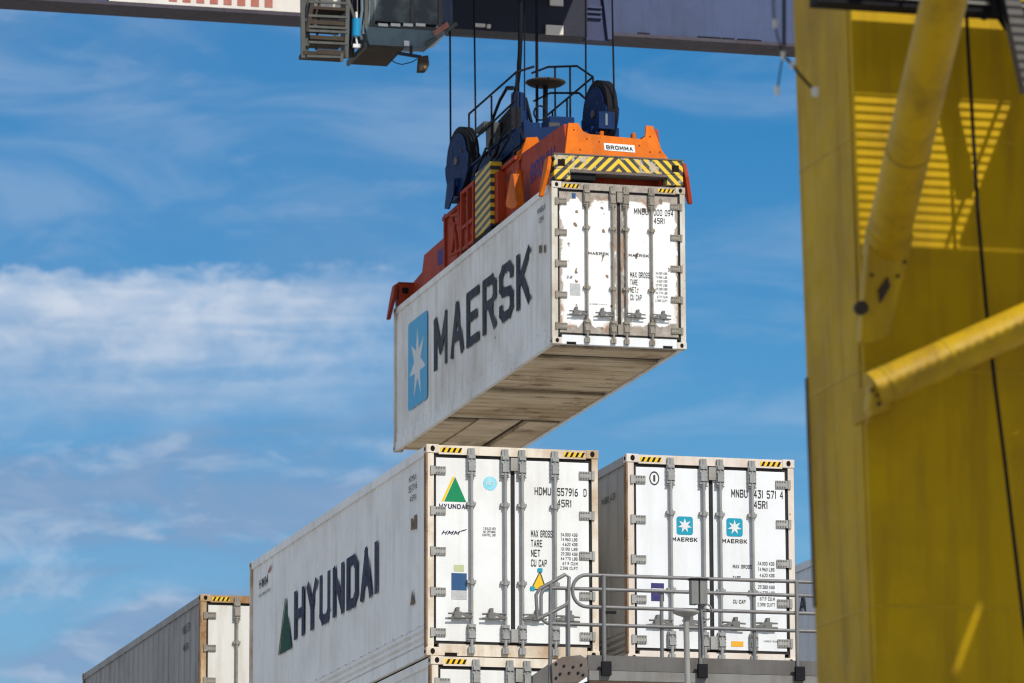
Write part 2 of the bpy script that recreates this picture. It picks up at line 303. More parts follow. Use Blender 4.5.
def underside_mat():
    m, nt, b = nodes('stained_floor_underside'); g = G(nt)
    n1 = g.noise(1.3, 8, .65, (.35,1.6,1)); n2 = g.noise(3, 8, .7, (.25,4,1), (3,1,0)); n3 = g.noise(.6, 4, .5, (1,1,1), (7,2,0))
    c = g.mix(g.ramp(n1, .35, .68), (.86,.71,.49), (.56,.41,.25))
    c = g.mix(g.ramp(n2, .55, .72, 0, .75), c, (.15,.10,.06))
    c = g.mix(g.ramp(n2, .28, .42, .45, 0), c, (.74,.64,.50))
    c = g.mix(g.ramp(n3, .5, .66, 0, .6), c, (.38,.25,.12))
    n4 = g.noise(1.1, 7, .7, (1,.8,1), (17,4,0)); c = g.mix(g.ramp(n4, .56, .64, 0, .7), c, (.20,.105,.05)); c = g.mix(g.ramp(n4, .40, .30, 0, .5), c, (.85,.75,.58))
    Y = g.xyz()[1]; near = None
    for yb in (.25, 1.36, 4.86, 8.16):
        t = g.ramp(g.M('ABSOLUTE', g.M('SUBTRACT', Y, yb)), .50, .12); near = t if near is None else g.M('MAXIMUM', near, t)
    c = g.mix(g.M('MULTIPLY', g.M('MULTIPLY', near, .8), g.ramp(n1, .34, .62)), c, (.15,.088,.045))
    nt.links.new(c, b.inputs['Base Color']); b.inputs['Roughness'].default_value = .85; g.bump(b, n2, .5, .02); return m
UNDER = underside_mat()
UNDERD = painted('black_brown_crossmember', (.085,.058,.038), (.03,.02,.015), .7, .1, .9, 3, .2, seed=71)

def peeled_door():
    m, nt, b = nodes('peeling_white_door_paint'); g = G(nt); X, Y, Z = g.xyz()
    ax = g.M('ABSOLUTE', g.M('SUBTRACT', X, 1.219))
    near_rod = g.M('MAXIMUM', g.M('SUBTRACT', 1, g.M('DIVIDE', g.M('ABSOLUTE', g.M('SUBTRACT', ax, .59)), .15)), 0)
    near_out = g.M('MAXIMUM', g.M('SUBTRACT', 1, g.M('DIVIDE', g.M('SUBTRACT', 1.12, ax), .30)), 0)
    sag = g.M('ADD', g.M('MULTIPLY', near_rod, .20), g.M('MULTIPLY', near_out, .10))
    dx = g.M('MINIMUM', g.M('SUBTRACT', ax, .095), g.M('SUBTRACT', 1.05, ax))
    dz = g.M('MINIMUM', g.M('SUBTRACT', g.M('SUBTRACT', 2.61, sag), Z), g.M('SUBTRACT', Z, g.M('ADD', g.M('ADD', .31, g.M('MULTIPLY', X, .035)), g.M('MULTIPLY', sag, .8))))
    n = g.noise(3.6, 5, .6, (1,1,.8), (2,0,4)); n2 = g.noise(9, 6, .65, (1,1,1), (8,0,1))
    d = g.M('ADD', g.M('MINIMUM', dx, dz), g.M('MULTIPLY', g.M('SUBTRACT', n, .5), .30))
    d = g.M('ADD', d, g.M('MULTIPLY', g.M('SUBTRACT', n2, .5), .10))
    peel = g.ramp(d, .012, -.012)
    spots = g.ramp(g.noise(6.5, 2, .4, (1,1,1), (31,0,17)), .685, .71)
    bare = g.mix(g.ramp(n2, .35, .65), (.40,.355,.30), (.25,.20,.155))
    rustz = g.M('MULTIPLY', g.ramp(g.noise(2.0, 4, .6, (1,1,1), (12,0,9)), .52, .62), g.ramp(g.M('ABSOLUTE', d), .09, .0))
    runs = g.M('MULTIPLY', g.ramp(g.noise(9, 4, .6, (1.4,1,.09), (3,0,8)), .60, .70), g.ramp(d, .26, .0))
    white = g.mix(g.ramp(g.noise(1.6, 6, .6), .5, .8, 0, .3), (.86,.855,.83), (.62,.56,.46))
    c = g.mix(peel, white, bare); c = g.mix(spots, c, (.20,.12,.07)); c = g.mix(g.M('MULTIPLY', rustz, .8), c, (.33,.15,.05))
    c = g.mix(g.M('MULTIPLY', runs, .55), c, (.42,.25,.11))
    nt.links.new(c, b.inputs['Base Color']); b.inputs['Roughness'].default_value = .5
    g.bump(b, peel, .4, -.004); return m
PEEL = peeled_door()

def hazard(name, freq, chevron_x=None, axes=('x','z'), worn=.5, yellow=(.74,.50,.008), black=(.02,.018,.015), flip=1, wornc=(.46,.38,.27)):
    m, nt, b = nodes(name); g = G(nt); X, Y, Z = g.xyz(); A = {'x':X,'y':Y,'z':Z}
    a = A[axes[0]]
    if chevron_x is not None: a = g.M('ABSOLUTE', g.M('SUBTRACT', a, chevron_x))
    v = g.M('FRACT', g.M('MULTIPLY', g.M('ADD', a, g.M('MULTIPLY', A[axes[1]], flip)), freq))
    st = g.ramp(g.M('ABSOLUTE', g.M('SUBTRACT', v, .5)), .24, .26)
    c = g.mix(st, black, yellow)
    n = g.noise(5, 7, .7); n2 = g.noise(1.6, 3, .5, (1,1,.2))
    c = g.mix(g.ramp(g.M('ADD', n, g.M('MULTIPLY', n2, .6)), .99-worn*.4, 1.03-worn*.4), c, wornc)
    nt.links.new(c, b.inputs['Base Color']); b.inputs['Roughness'].default_value = .5; return m
HAZ_BEAM = hazard('worn_chevron_stripes', 5.6, 22.069, ('x','z'), .42)
HAZ_SIDE = hazard('yellow_black_panel_stripes', 6.4, None, ('z','y'), .10, (.62,.38,.004), flip=.10)

def glass_mat():
    m, nt, b = nodes('dark_cab_glass'); g = G(nt)
    c = g.mix(g.ramp(g.noise(2.2, 3, .5), .45, .62), (.012,.018,.02), (.09,.11,.10))
    nt.links.new(c, b.inputs['Base Color']); b.inputs['Roughness'].default_value = .06; b.inputs['Specular IOR Level'].default_value = .5; return m
GLASS = glass_mat()
def ground_mat():
    m, nt, b = nodes('concrete_yard_paving'); g = G(nt)
    c = g.mix(g.ramp(g.noise(.15, 8, .65), .35, .7), (.40,.37,.325), (.29,.27,.235))
    nt.links.new(c, b.inputs['Base Color']); b.inputs['Roughness'].default_value = .9; return m

# ------------------------------------------------------------------ ground
gr = MB(); gr.add([(-1500,-1500,0),(1500,-1500,0),(1500,1500,0),(-1500,1500,0)], [(0,1,2,3)])
gr.build('ground', ground_mat())['kind'] = 'structure'

# ------------------------------------------------------------------ refrigerated containers
CW, CL, CH, TIER = 2.438, 12.192, 2.896, 2.900
def ribbed_side(x_face, s, z0, z1):          # s = -1: the face looks to -X
    mb = MB(); prof = []; y = .10; pitch = .508
    prof.append((y, 0))
    k = 0
    while y + pitch < CL - .10:
        yy = y + pitch
        prof += [(yy-.062, 0), (yy-.036, .021), (yy-.010, .021), (yy+.016, 0)]
        y = yy
    prof.append((CL-.10, 0))
    vs = [(x_face + s*d, yy, z0) for yy, d in prof] + [(x_face + s*d, yy, z1) for yy, d in prof]
    n = len(prof); mb.add(vs, [(i, i+1, n+i+1, n+i) for i in range(n-1)]); return mb
def corner_casting(mb, hole, x, y, z, fx, fy, top):
    mb.box(x, x+.178, y, y+.162, z, z+.118)
    yf = y - .002 if fy < 0 else y + .164
    hole.prism([(x+.089+.032*math.cos(t*math.pi/6), z+.06+.04*math.sin(t*math.pi/6)) for t in range(12)], 1, yf-.001*fy*-1, yf+.001)
    xf = x - .002 if fx < 0 else x + .180
    hole.prism([(y+.081+.036*math.cos(t*math.pi/6), z+.06+.028*math.sin(t*math.pi/6)) for t in range(12)], 0, xf-.001, xf+.001)

def make_container(loc, label, door_m, side_m, frame_m, galv_m, ridged=True, stripes=True, under=False):
    t = thing('shipping_container', label, 'shipping container', loc, 'refrigerated shipping containers of the yard')
    # frame: posts, rails, header, sill
    for x in (.0225, CW-.012-.085):
        f = MB(); f.box(x, x+.085, .012, .12, .118, CH-.118); f.build('corner_post', frame_m, t)
    for x in (.008, CW-.008-.11):
        f = MB(); f.box(x, x+.11, CL-.13, CL-.006, .118, CH-.118); f.build('corner_post', frame_m, t)
    for x, w_ in ((.001, .020), (CW-.0115, .0085)):
        p = MB(); p.box(x, x+w_, .008 if w_ > .01 else .03, .15, .118, CH-.118); p.build('post_edge', POST_SIDE if not under else frame_m, t)
    for x, fx in ((0, -1), (CW-.178, 1)):
        for y, fy in ((0, -1), (CL-.162, 1)):
            for z in (0, CH-.118):
                c, h = MB(), MB(); corner_casting(c, h, x, y, z, fx, fy, z > 1)
                cc = c.build('corner_casting', frame_m, t, .008); h.build('casting_hole', HOLE, cc)
    hd = MB(); hd.box(.178, CW-.178, .006, .13, CH-.132, CH-.008); hdo = hd.build('header', frame_m if not under else door_m, t)
    sl = MB(); sl.box(.178, CW-.178, .010, .13, .006, .165); slo = sl.build('sill', frame_m if not under else WHITE_T, t)
    for x in (.26, CW-.26-.17):
        fp = MB(); fp.box(x, x+.17, .004, .03, .0, .045); fp.build('sill_notch', HOLE, slo)
    if stripes:
        for x0, x1 in ((.20, .50), (CW-.50, CW-.20)):
            st = MB(); st.box(x0, x1, .003, .0058, CH-.105, CH-.040); st.build('warning_stripe', YELS, hdo)
            bk = MB()
            for i in range(4):
                a = x0 + .012 + i*.076; bk.prism([(a, CH-.104), (a+.034, CH-.104), (a+.066, CH-.041), (a+.032, CH-.041)], 1, .0005, .0028)
            bk.build('warning_mark', BLACKM, hdo)
    # sides, rails, roof, floor
    zb = .46 if ridged else .34
    for xf, s in ((.040, -1), (CW-.040, 1)):
        w = ribbed_side(xf, s, zb, CH-.125)
        if ridged:
            zs = [.165]; 
            prof = [(.165, .0)]
            for i in range(3):
                a = .175 + i*.094
                prof += [(a, -.012), (a+.020, .026), (a+.052, .026), (a+.086, -.012)]
            prof.append((zb, 0))
            vs = [(xf+s*d, y, z) for y in (.10, CL-.10) for z, d in prof]; n = len(prof)
            w.add(vs, [(i, i+1, n+i+1, n+i) for i in range(n-1)])
        else:
            w.add([(xf+s*.006, .10, .165), (xf+s*.006, CL-.10, .165), (xf+s*.006, CL-.10, zb), (xf+s*.006, .10, zb)], [(0,1,2,3)])
            w.add([(xf+s*.006, .10, zb), (xf+s*.006, CL-.10, zb), (xf, CL-.10, zb+.02), (xf, .10, zb+.02)], [(0,1,2,3)])
        w.build('side_wall', side_m, t)
        r = MB(); x0, x1 = (.008, .09) if s < 0 else (CW-.09, CW-.008)
        r.box(x0, x1, .162, CL-.162, CH-.128, CH-.012); r.build('top_rail', side_m, t)
        r = MB(); r.box(x0+.004, x1-.004, .162, CL-.162, .012, .164); r.build('bottom_rail', side_m if under else STEELB if s < 0 and not ridged else side_m, t)
    rf = MB(); rf.box(.09, CW-.09, .13, CL-.13, CH-.05, CH-.022); rf.build('roof', side_m, t)
    bw = MB(); bw.box(.12, CW-.12, CL-.09, CL-.05, .12, CH-.12); bw.build('machinery_end_wall', side_m, t)
    fl = MB()
    if under:
        ys = [.20, 1.36, 4.86, 8.16]
        for a, b_ in zip(ys, ys[1:]):
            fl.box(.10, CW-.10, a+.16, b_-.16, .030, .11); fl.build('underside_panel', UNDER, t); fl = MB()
        for x0, x1 in ((.10, .70), (.82, 1.62), (1.74, CW-.10)): fl.box(x0, x1, 8.23, CL-.20, .030 if x0 != .82 else .075, .11); fl.build('underside_panel', UNDER, t); fl = MB()
        cm = MB(); cm.box(.09, CW-.09, .14, CL-.14, .112, .16); cm.build('floor_plate', UNDERD, t)
        for y in ys[1:]: cm = MB(); cm.box(.10, CW-.10, y-.02, y+.02, .045, .111); cm.build('crossmember', UNDERD, t)
        y = .45
        while y < CL-.4:
            if min(abs(y-q) for q in ys) > .2: ribs = MB(); ribs.box(.101, .70 if y > 8.3 else CW-.101, y-.025, y+.025, .018, .0295); ribs.build('floor_rib', UNDER, t)
            y += .42
    else:
        fl.box(.09, CW-.09, .14, CL-.14, .10, .16); fl.build('underside_panel', UNDERD, t)
    # door end
    gk = MB()
    gk.box(.097, CW-.097, .040, .10, .165, CH-.132)
    gk.build('door_gasket', RUBBER, t)
    for k in (0, 1):
        x0, x1 = (.140, 1.190) if k == 0 else (1.248, CW-.140)
        d = MB(); d.box(x0, x1, .022, .0395, .205, CH-.178)
        do = d.build('door', door_m, t, .006)
        hx = (.085, .275) if k == 0 else (CW-.275, CW-.085)
        for i in range(5):
            z = .32 + .555*i
            hb = MB(); hb.box(hx[0], hx[1], .000, .0215, z-.055, z+.055)
            if k == 0: hb.box(.062, .10, -.012, .030, z-.062, z+.062)
            else: hb.box(CW-.10, CW-.062, -.012, .030, z-.062, z+.062)
            xa = hx[0]+.045 if k == 0 else hx[0]+.012
            for q in range(4):
                for zz in (-.036, .036): hb.cur = 1; hb.disc((xa+.012+q*.036, -.003, z+zz), 1, .011, .012, 6)
            hb.build('hinge', [galv_m, HANDM], do)
        for dx in (.115, .59):
            x = 1.219 - dx if k == 0 else 1.219 + dx + (.01 if dx < .2 else 0)
            r = MB(); r.tube([(x, -.022, .04), (x, -.022, CH-.045)], .0235, 8)
            for z, hh in ((2.60, .10), (2.735, .04), (.29, .075), (.41, .03)):
                r.box(x-.055, x+.055, -.034, .0215, z-hh, z+hh); r.box(x-.042, x+.042, -.055, -.034, z-hh*.6, z+hh*.6)
            for z in (2.09, 1.02): r.box(x-.062, x+.062, -.030, .0215, z-.022, z+.022); r.tube([(x,-.022,z-.04),(x,-.022,z+.04)], .034, 8)
            for z in (CH-.085, .085):
                r.box(x-.045, x+.045, -.032, .006, z-.045, z+.045)
            r.cur = 1
            for z in (2.54, 2.60, 2.66, .25, .30, .35):
                for xx in (-.049, .049): r.disc((x+xx, -.036, z), 1, .009, .012, 6)
            for z in (2.475, 2.70, .20, .375): r.box(x-.057, x+.057, -.037, .0, z-.008, z+.008)
            r.build('lock_rod', [RODM if galv_m is GALV else galv_m, HANDM], do)
            jz = random.uniform(-.018, .018); hm = MB(); s = -1 if (k == 0) else (1 if dx > .2 else 1)
            if k == 0 or True:
                xe = x + s*.335 if not (k == 1 and dx < .2) else x + .335
                for zz in (-.030, .030): hm.tube([(x, -.05, .555+zz), (xe, -.045, .555+zz+jz)], .0125, 6)
                xm = x + (xe-x)*.6
                hm.box(xm-.05, xm+.05, -.062, .0215, .515, .60); hm.box(xm-.022, xm+.022, -.058, .0215, .595, .66)
                hm.bar((x, -.05, .525), (xm, -.05, .59), .02, .035)
            hm.build('handle', HANDM, do)
    for z in (2.66, .30):
        lb = MB(); lb.box(1.185, 1.305, -.020, .0215, z-.095, z+.085); lb.build('lock_plate', GALV if galv_m is GALV else galv_m, t)
    return t

def mono(parent, name, mat, fn, label=None):
    mb = MB(); fn(mb); return mb.build(name, mat, parent, label=label)
def star_side(mb, x, uc, zc, r, k):          # seven-pointed star on a -X face
    pts = []
    for i in range(14):
        a = math.pi/2 + i*math.pi/7; rr = r if i % 2 == 0 else r*.40
        pts.append((uc - math.cos(a)*rr*k, zc + math.sin(a)*rr))
    c = len(pts); mb.add([(x, u, z) for u, z in pts] + [(x, uc, zc)], [(i, (i+1) % c, c) for i in range(c)])
def star_front(mb, y, xc, zc, r):
    pts = []
    for i in range(14):
        a = math.pi/2 + i*math.pi/7; rr = r if i % 2 == 0 else r*.42
        pts.append((xc + math.cos(a)*rr, zc + math.sin(a)*rr))
    c = len(pts); mb.add([(u, y, z) for u, z in pts] + [(xc, y, zc)], [(i, (i+1) % c, c) for i in range(c)])
def round_rect(x0, x1, z0, z1, r):
    ps = []
    for cx, cz, a0 in ((x1-r, z0+r, -90), (x1-r, z1-r, 0), (x0+r, z1-r, 90), (x0+r, z0+r, 180)):
        for i in range(5):
            a = rad(a0 + i*22.5); ps.append((cx + r*math.cos(a), cz + r*math.sin(a)))
    return ps
def poly_front(mb, pts, y): mb.add([(a, y, b) for a, b in pts], [tuple(range(len(pts)))])
def poly_side(mb, pts, x): mb.add([(x, a, b) for a, b in pts], [tuple(range(len(pts)))])
def rect(x0, x1, z0, z1): return [(x0,z0),(x1,z0),(x1,z1),(x0,z1)]

FY = .0185                                   # lettering lies 3 mm proud of the doors
SX = .0155                                    # and proud of the side ribs
NUMS = ['34.000 KGS', '74.960 LBS', '4.620 KGS', '10.190 LBS', '29.380 KGS', '64.770 LBS', '67.9 CU.M', '2.398 CU.FT']
def weights(mb, x0, x1, z_top, dz, h, y=FY):
    for i, s in enumerate(NUMS):
        w = (x1-x0)*min(1, len(s)/10.5); write_front(mb, s, x1-w, x1, z_top-i*dz-h, z_top-i*dz, y, .022)

# --- the container with the green triangle
Y0 = (14.744, 61.289, 3*TIER)
cy = make_container(Y0, 'white container with a green and yellow triangle emblem, standing right under the lifted one', WHITE_Y, SIDE_Y, FRAME_Y, GALV)
mono(cy, 'container_number', INK, lambda mb: (write_front(mb, 'HDMU', 1.53, 1.765, 2.245, 2.36, FY, .034), write_front(mb, '557916  D', 1.85, 2.27, 2.245, 2.36, FY, .034)))
mono(cy, 'size_code', INK, lambda mb: write_front(mb, '45R1', 1.845, 2.05, 2.09, 2.20, FY, .034))
mono(cy, 'weight_table', INK, lambda mb: weights(mb, 1.885, 2.135, 1.735, .066, .045))
mono(cy, 'door_notice', INK, lambda mb: (write_front(mb, '2 SEALED AREA', .80, .98, 1.745, 1.78, FY, .01), write_front(mb, 'NO OPENING', .805, .975, 1.70, 1.735, FY, .01), write_front(mb, 'CONTROL UNIT', .79, .985, 1.655, 1.69, FY, .01)))
def f(mb):
    for i, (s, w) in enumerate((('MAX GROSS', .305), ('TARE', .16), ('NET', .13), ('CU CAP', .225))): write_front(mb, s, 1.475, 1.475+w, 1.662-i*.135, 1.765-i*.135, FY, .034)
mono(cy, 'weight_heading', INK, f)
mono(cy, 'emblem_triangle', GREEN, lambda mb: poly_front(mb, [(.255,2.115),(.565,2.115),(.41,2.455)], FY))
mono(cy, 'emblem_edge', YELS, lambda mb: poly_front(mb, [(.215,2.115),(.248,2.115),(.404,2.455),(.372,2.455)], FY))
def f(mb):
    write_front(mb, 'HYUNDAI', .185, .575, 2.015, 2.085, FY, .05)
    vs, fs = text_data('HMM', .05); mb.add([(.215 + a*.24 + b*.03, FY-l, 1.66 + b*.055) for a, b, l in vs], fs)
    poly_front(mb, [(.475,1.70),(.555,1.725),(.575,1.745),(.50,1.725)], FY)
mono(cy, 'emblem_name', NAVY, f)
mono(cy, 'round_sticker', AQUAS, lambda mb: poly_front(mb, [(.90+.098*math.cos(rad(15*i)), 2.385+.098*math.sin(rad(15*i))) for i in range(24)], FY))
mono(cy, 'round_sticker_mark', WHITEP, lambda mb: (write_front(mb, 'NET', .84, .96, 2.36, 2.41, FY-.003, .03)))
mono(cy, 'blue_notice', BLUES, lambda mb: poly_front(mb, rect(.355,.57,.90,1.135), FY))
mono(cy, 'pale_notice', GREYS, lambda mb: (poly_front(mb, rect(.355,.57,.775,.893), FY)))
mono(cy, 'small_notice', OLIVES, lambda mb: poly_front(mb, rect(.39,.53,1.16,1.25), FY))
mono(cy, 'warning_triangle', YELS, lambda mb: poly_front(mb, [(1.475,.945),(1.685,.945),(1.60,1.19)], FY))
mono(cy, 'warning_triangle_edge', INK, lambda mb: [mb.bar((a[0], FY-.003, a[1]), (b[0], FY-.003, b[1]), .002, .014) for a, b in (((1.475,.945),(1.685,.945)),((1.685,.945),(1.60,1.19)),((1.60,1.19),(1.475,.945)))])
mono(cy, 'warning_label', TEAL, lambda mb: (poly_front(mb, rect(1.565,1.635,1.185,1.238), FY-.007), poly_front(mb, rect(1.46,1.525,.925,.985), FY-.007), poly_front(mb, rect(1.655,1.72,.925,.985), FY-.007)))
mono(cy, 'side_lettering', NAVY, lambda mb: write_side(mb, 'HYUNDAI', 8.76, 3.02, 1.20, 2.02, SX, .058))
mono(cy, 'side_triangle', GREEND, lambda mb: poly_side(mb, [(9.82,1.14),(8.93,1.14),(9.36,1.97)], SX))
mono(cy, 'side_triangle_edge', BROWNG, lambda mb: poly_side(mb, [(9.95,1.14),(9.835,1.14),(9.375,1.97),(9.45,1.97)], SX))
def f(mb):
    write_side(mb, 'hmm', 11.48, 10.75, 2.38, 2.52, SX, .05); write_side(mb, 'www.hmm21.com', 11.5, 10.6, 2.24, 2.29, SX, .02)
    write_side(mb, 'HDMU', 1.10, .70, 2.52, 2.60, SX, .02); write_side(mb, '557916', 1.12, .60, 2.38, 2.47, SX, .02); write_side(mb, '45R1', 1.05, .70, 2.24, 2.32, SX, .02)
mono(cy, 'side_small_text', INK, f)
mono(cy, 'side_arrow_mark', REDS, lambda mb: poly_side(mb, [(10.85,2.50),(10.55,2.60),(10.50,2.66),(10.72,2.60)], SX))
mono(cy, 'side_label', BROWNG, lambda mb: (poly_side(mb, rect(.98,.86,1.84,2.00), SX), poly_side(mb, rect(.78,.62,1.82,2.02), SX), poly_side(mb, [(1.02,.80),(.78,.80),(.90,1.02)], SX)))

# --- right-hand one of the row
T0 = (17.621, 61.437, 3*TIER)
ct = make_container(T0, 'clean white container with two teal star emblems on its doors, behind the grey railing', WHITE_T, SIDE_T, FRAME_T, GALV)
mono(ct, 'container_number', INK, lambda mb: (write_front(mb, 'MNBU', 1.515, 1.755, 2.335, 2.455, FY, .034), write_front(mb, '431 571 4', 1.84, 2.27, 2.335, 2.455, FY, .034)))
mono(ct, 'size_code', INK, lambda mb: write_front(mb, '45R1', 1.84, 2.04, 2.19, 2.305, FY, .034))
mono(ct, 'weight_table', INK, lambda mb: weights(mb, 1.875, 2.13, 1.45, .082, .05))
mono(ct, 'small_print', INK, lambda mb: write_front(mb, 'CARRIER TRANSICOLD', 1.96, 2.24, .33, .355, FY, .0))
mono(ct, 'weight_heading', INK, lambda mb: [write_front(mb, s, 1.525, 1.525+w, 1.345-d, 1.40-d, FY, .034) for s, w, d in (('MAX GROSS', .28, 0), ('TARE', .115, .16), ('CU CAP', .18, .49))])
def f(mb):
    pts = [(.405+.072*math.cos(rad(15*i)), 2.565+.098*math.sin(rad(15*i))) for i in range(24)]; q = [(.405+.056*math.cos(rad(15*i)), 2.565+.078*math.sin(rad(15*i))) for i in range(24)]
    mb.add([(a, FY, b) for a, b in pts+q], [(i, (i+1)%24, 24+(i+1)%24, 24+i) for i in range(24)])
    write_front(mb, 'i', .39, .42, 2.52, 2.61, FY, .034)
mono(ct, 'round_mark', INK, f)
for x in (.72, 1.44):
    e = mono(ct, 'star_emblem', TEAL, lambda mb: poly_front(mb, round_rect(x, x+.235, 1.79, 2.045, .035), FY))
    mono(e, 'emblem_star', STARW, lambda mb: star_front(mb, FY-.003, x+.1175, 1.918, .105))
    mono(e, 'emblem_name', INK, lambda mb: write_front(mb, 'MAERSK', x-.065, x+.30, 1.695, 1.755, FY, .05))
pn = mono(ct, 'indigo_notice', PURPS, lambda mb: poly_front(mb, rect(.345,.53,.855,1.105), FY))
mono(pn, 'notice_band', WHITEP, lambda mb: poly_front(mb, rect(.35,.525,1.015,1.03), FY-.003))
mono(ct, 'orange_sticker', ORAS, lambda mb: poly_front(mb, rect(1.49,1.665,.255,.33), FY))
mono(ct, 'side_small_text', INK, lambda mb: (write_side(mb, 'MNBU 431', 1.35, .65, 2.35, 2.45, SX, .02)))

# --- the lifted one
H0 = (20.850, 77.301, 16.1515)
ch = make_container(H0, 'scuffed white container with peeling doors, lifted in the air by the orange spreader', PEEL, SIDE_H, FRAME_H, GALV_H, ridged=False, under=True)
mono(ch, 'container_number', INK, lambda mb: (write_front(mb, 'MNBU', 1.50, 1.765, 2.37, 2.49, FY, .034), write_front(mb, '000 094', 1.86, 2.22, 2.365, 2.485, FY, .034)))
mono(ch, 'size_code', INK, lambda mb: write_front(mb, '45R1', 1.86, 2.06, 2.22, 2.335, FY, .034))
for x in (.665, 1.395): mono(ch, 'company_name', INK, lambda mb: write_front(mb, 'MAERSK', x, x+.375, 1.61, 1.665, FY, .05))
mono(ch, 'weight_table', INK, lambda mb: weights(mb, 1.875, 2.10, 1.36, .07, .045))
mono(ch, 'small_print', INK, lambda mb: (write_front(mb, '2.398 CU.FT', .68, 1.0, .72, .745, FY, .01), write_front(mb, 'STAR', .27, .37, 1.16, 1.22, FY, .03)))
def f(mb):
    for i, (s, w) in enumerate((('MAX GROSS', .36), ('TARE', .14), ('NET', .11), ('CU CAP', .21))): write_front(mb, s, 1.42, 1.42+w, 1.235-i*.135, 1.345-i*.135, FY, .034)
mono(ch, 'weight_heading', INK, f)
mono(ch, 'grey_label', GREYS, lambda mb: poly_front(mb, rect(.325,.515,.87,1.085), FY))
mono(ch, 'blue_sticker', BLUES, lambda mb: poly_front(mb, rect(.37,.44,2.60,2.70), FY))
mono(ch, 'side_lettering', CHARCOAL, lambda mb: write_side(mb, 'MAERSK', 8.86, 1.50, .99, 2.10, SX, .043))
e = mono(ch, 'star_emblem', STARB, lambda mb: poly_side(mb, [(a, b) for a, b in round_rect(9.36, 10.98, .62, 2.36, .10)], SX))
mono(e, 'emblem_star', STARW, lambda mb: star_side(mb, SX-.003, 10.17, 1.45, .72, .95))
mono(ch, 'side_small_text', INK, lambda mb: (write_side(mb, 'MNBU', 1.05, .55, 2.50, 2.60, SX, .02), write_side(mb, '094', .95, .60, 2.32, 2.42, SX, .02)))
mono(ch, 'side_label', BROWNG, lambda mb: (poly_side(mb, rect(.62,.52,1.72,1.86), SX), poly_side(mb, rect(.95,.80,1.78,1.92), SX)))

# --- the dull one further back, and one more behind the crane leg
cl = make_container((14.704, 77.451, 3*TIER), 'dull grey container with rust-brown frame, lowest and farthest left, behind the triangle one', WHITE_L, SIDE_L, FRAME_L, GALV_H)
mono(cl, 'side_small_text', INK, lambda mb: (write_side(mb, 'MNBU 372', 1.75, 1.05, 2.40, 2.55, SX, .02), write_side(mb, '45R1', 1.65, 1.15, 2.1, 2.22, SX, .02)))
cr = make_container((23.38, 61.44, 3*TIER), 'pale container mostly hidden behind the yellow crane leg, one letter A in view', WHITE_T, WHITE_T, FRAME_T, GALV)
mono(cr, 'side_lettering', CHARCOAL, lambda mb: (write_side(mb, 'M', 10.78, 10.32, 2.07, 2.36, SX, .03), write_side(mb, 'A', 10.12, 9.72, 2.07, 2.36, SX, .03), write_side(mb, 'ERSK', 9.20, 7.3, 2.07, 2.36, SX, .03)))

# the tier below each of them (shared meshes)
def bare(src, loc, label, skip=('container_number', 'size_code', 'weight_', 'door_notice', 'small_', 'round_mark', 'round_sticker', 'indigo', 'pale_n', 'blue_', 'orange_', 'emblem', 'sticker', 'notice', 'warning_triangle', 'warning_label', 'side_l', 'side_s', 'side_t', 'side_a', 'star', 'grey_label')):
    c = src.copy(); COL.objects.link(c); c.location = loc; c['label'] = label
    for ch_ in src.children:
        if any(ch_.name.startswith(s) for s in skip): continue
        copy_tree(ch_, c)
    return c
bare(cy, (14.80, 61.27, 2*TIER), 'white container whose top edge shows directly below the green triangle container')
bare(ct, (17.60, 61.44, 2*TIER), 'white container in the tier below the grey walkway and the two-emblem container')
bare(cl, (14.70, 77.45, 2*TIER), 'dull container one tier below the farthest left container')
bare(cr, (23.38, 61.44, 2*TIER), 'pale container one tier below the one behind the crane leg')
def simple_container(loc, label, sm, dm, fm):
    t = thing('shipping_container', label, 'shipping container', loc, 'refrigerated shipping containers of the yard')
    a = MB(); a.box(.03, CW-.03, .05, CL-.05, .1, CH-.02); a.build('body', sm, t)
    b = MB()
    for x in (0, CW-.16):
        for y in (0, CL-.16): b.box(x, x+.16, y, y+.16, 0, CH)
    b.box(.16, CW-.16, .0, .048, CH-.13, CH-.01); b.box(.16, CW-.16, .0, .048, 0, .16); b.build('frame', fm, t)
    d = MB(); d.box(.17, 1.19, .02, .048, .2, CH-.17); d.box(1.25, CW-.17, .02, .048, .2, CH-.17); d.build('door', dm, t)
    return t
cols = {'left front': (14.76, 61.28, SIDE_Y, WHITE_Y, FRAME_Y), 'middle front': (17.61, 61.44, SIDE_T, WHITE_T, FRAME_T), 'left rear': (14.70, 77.45, SIDE_L, WHITE_L, FRAME_L), 'right front': (23.38, 61.44, SIDE_Y, WHITE_T, FRAME_T)}
for nm, (x, y, sm, dm, fm) in cols.items():
    for k, w in ((0, 'on the ground'), (1, 'second from the ground')):
        simple_container((x, y, k*TIER), f'white container {w} in the {nm} stack, below the picture', sm, dm, fm)

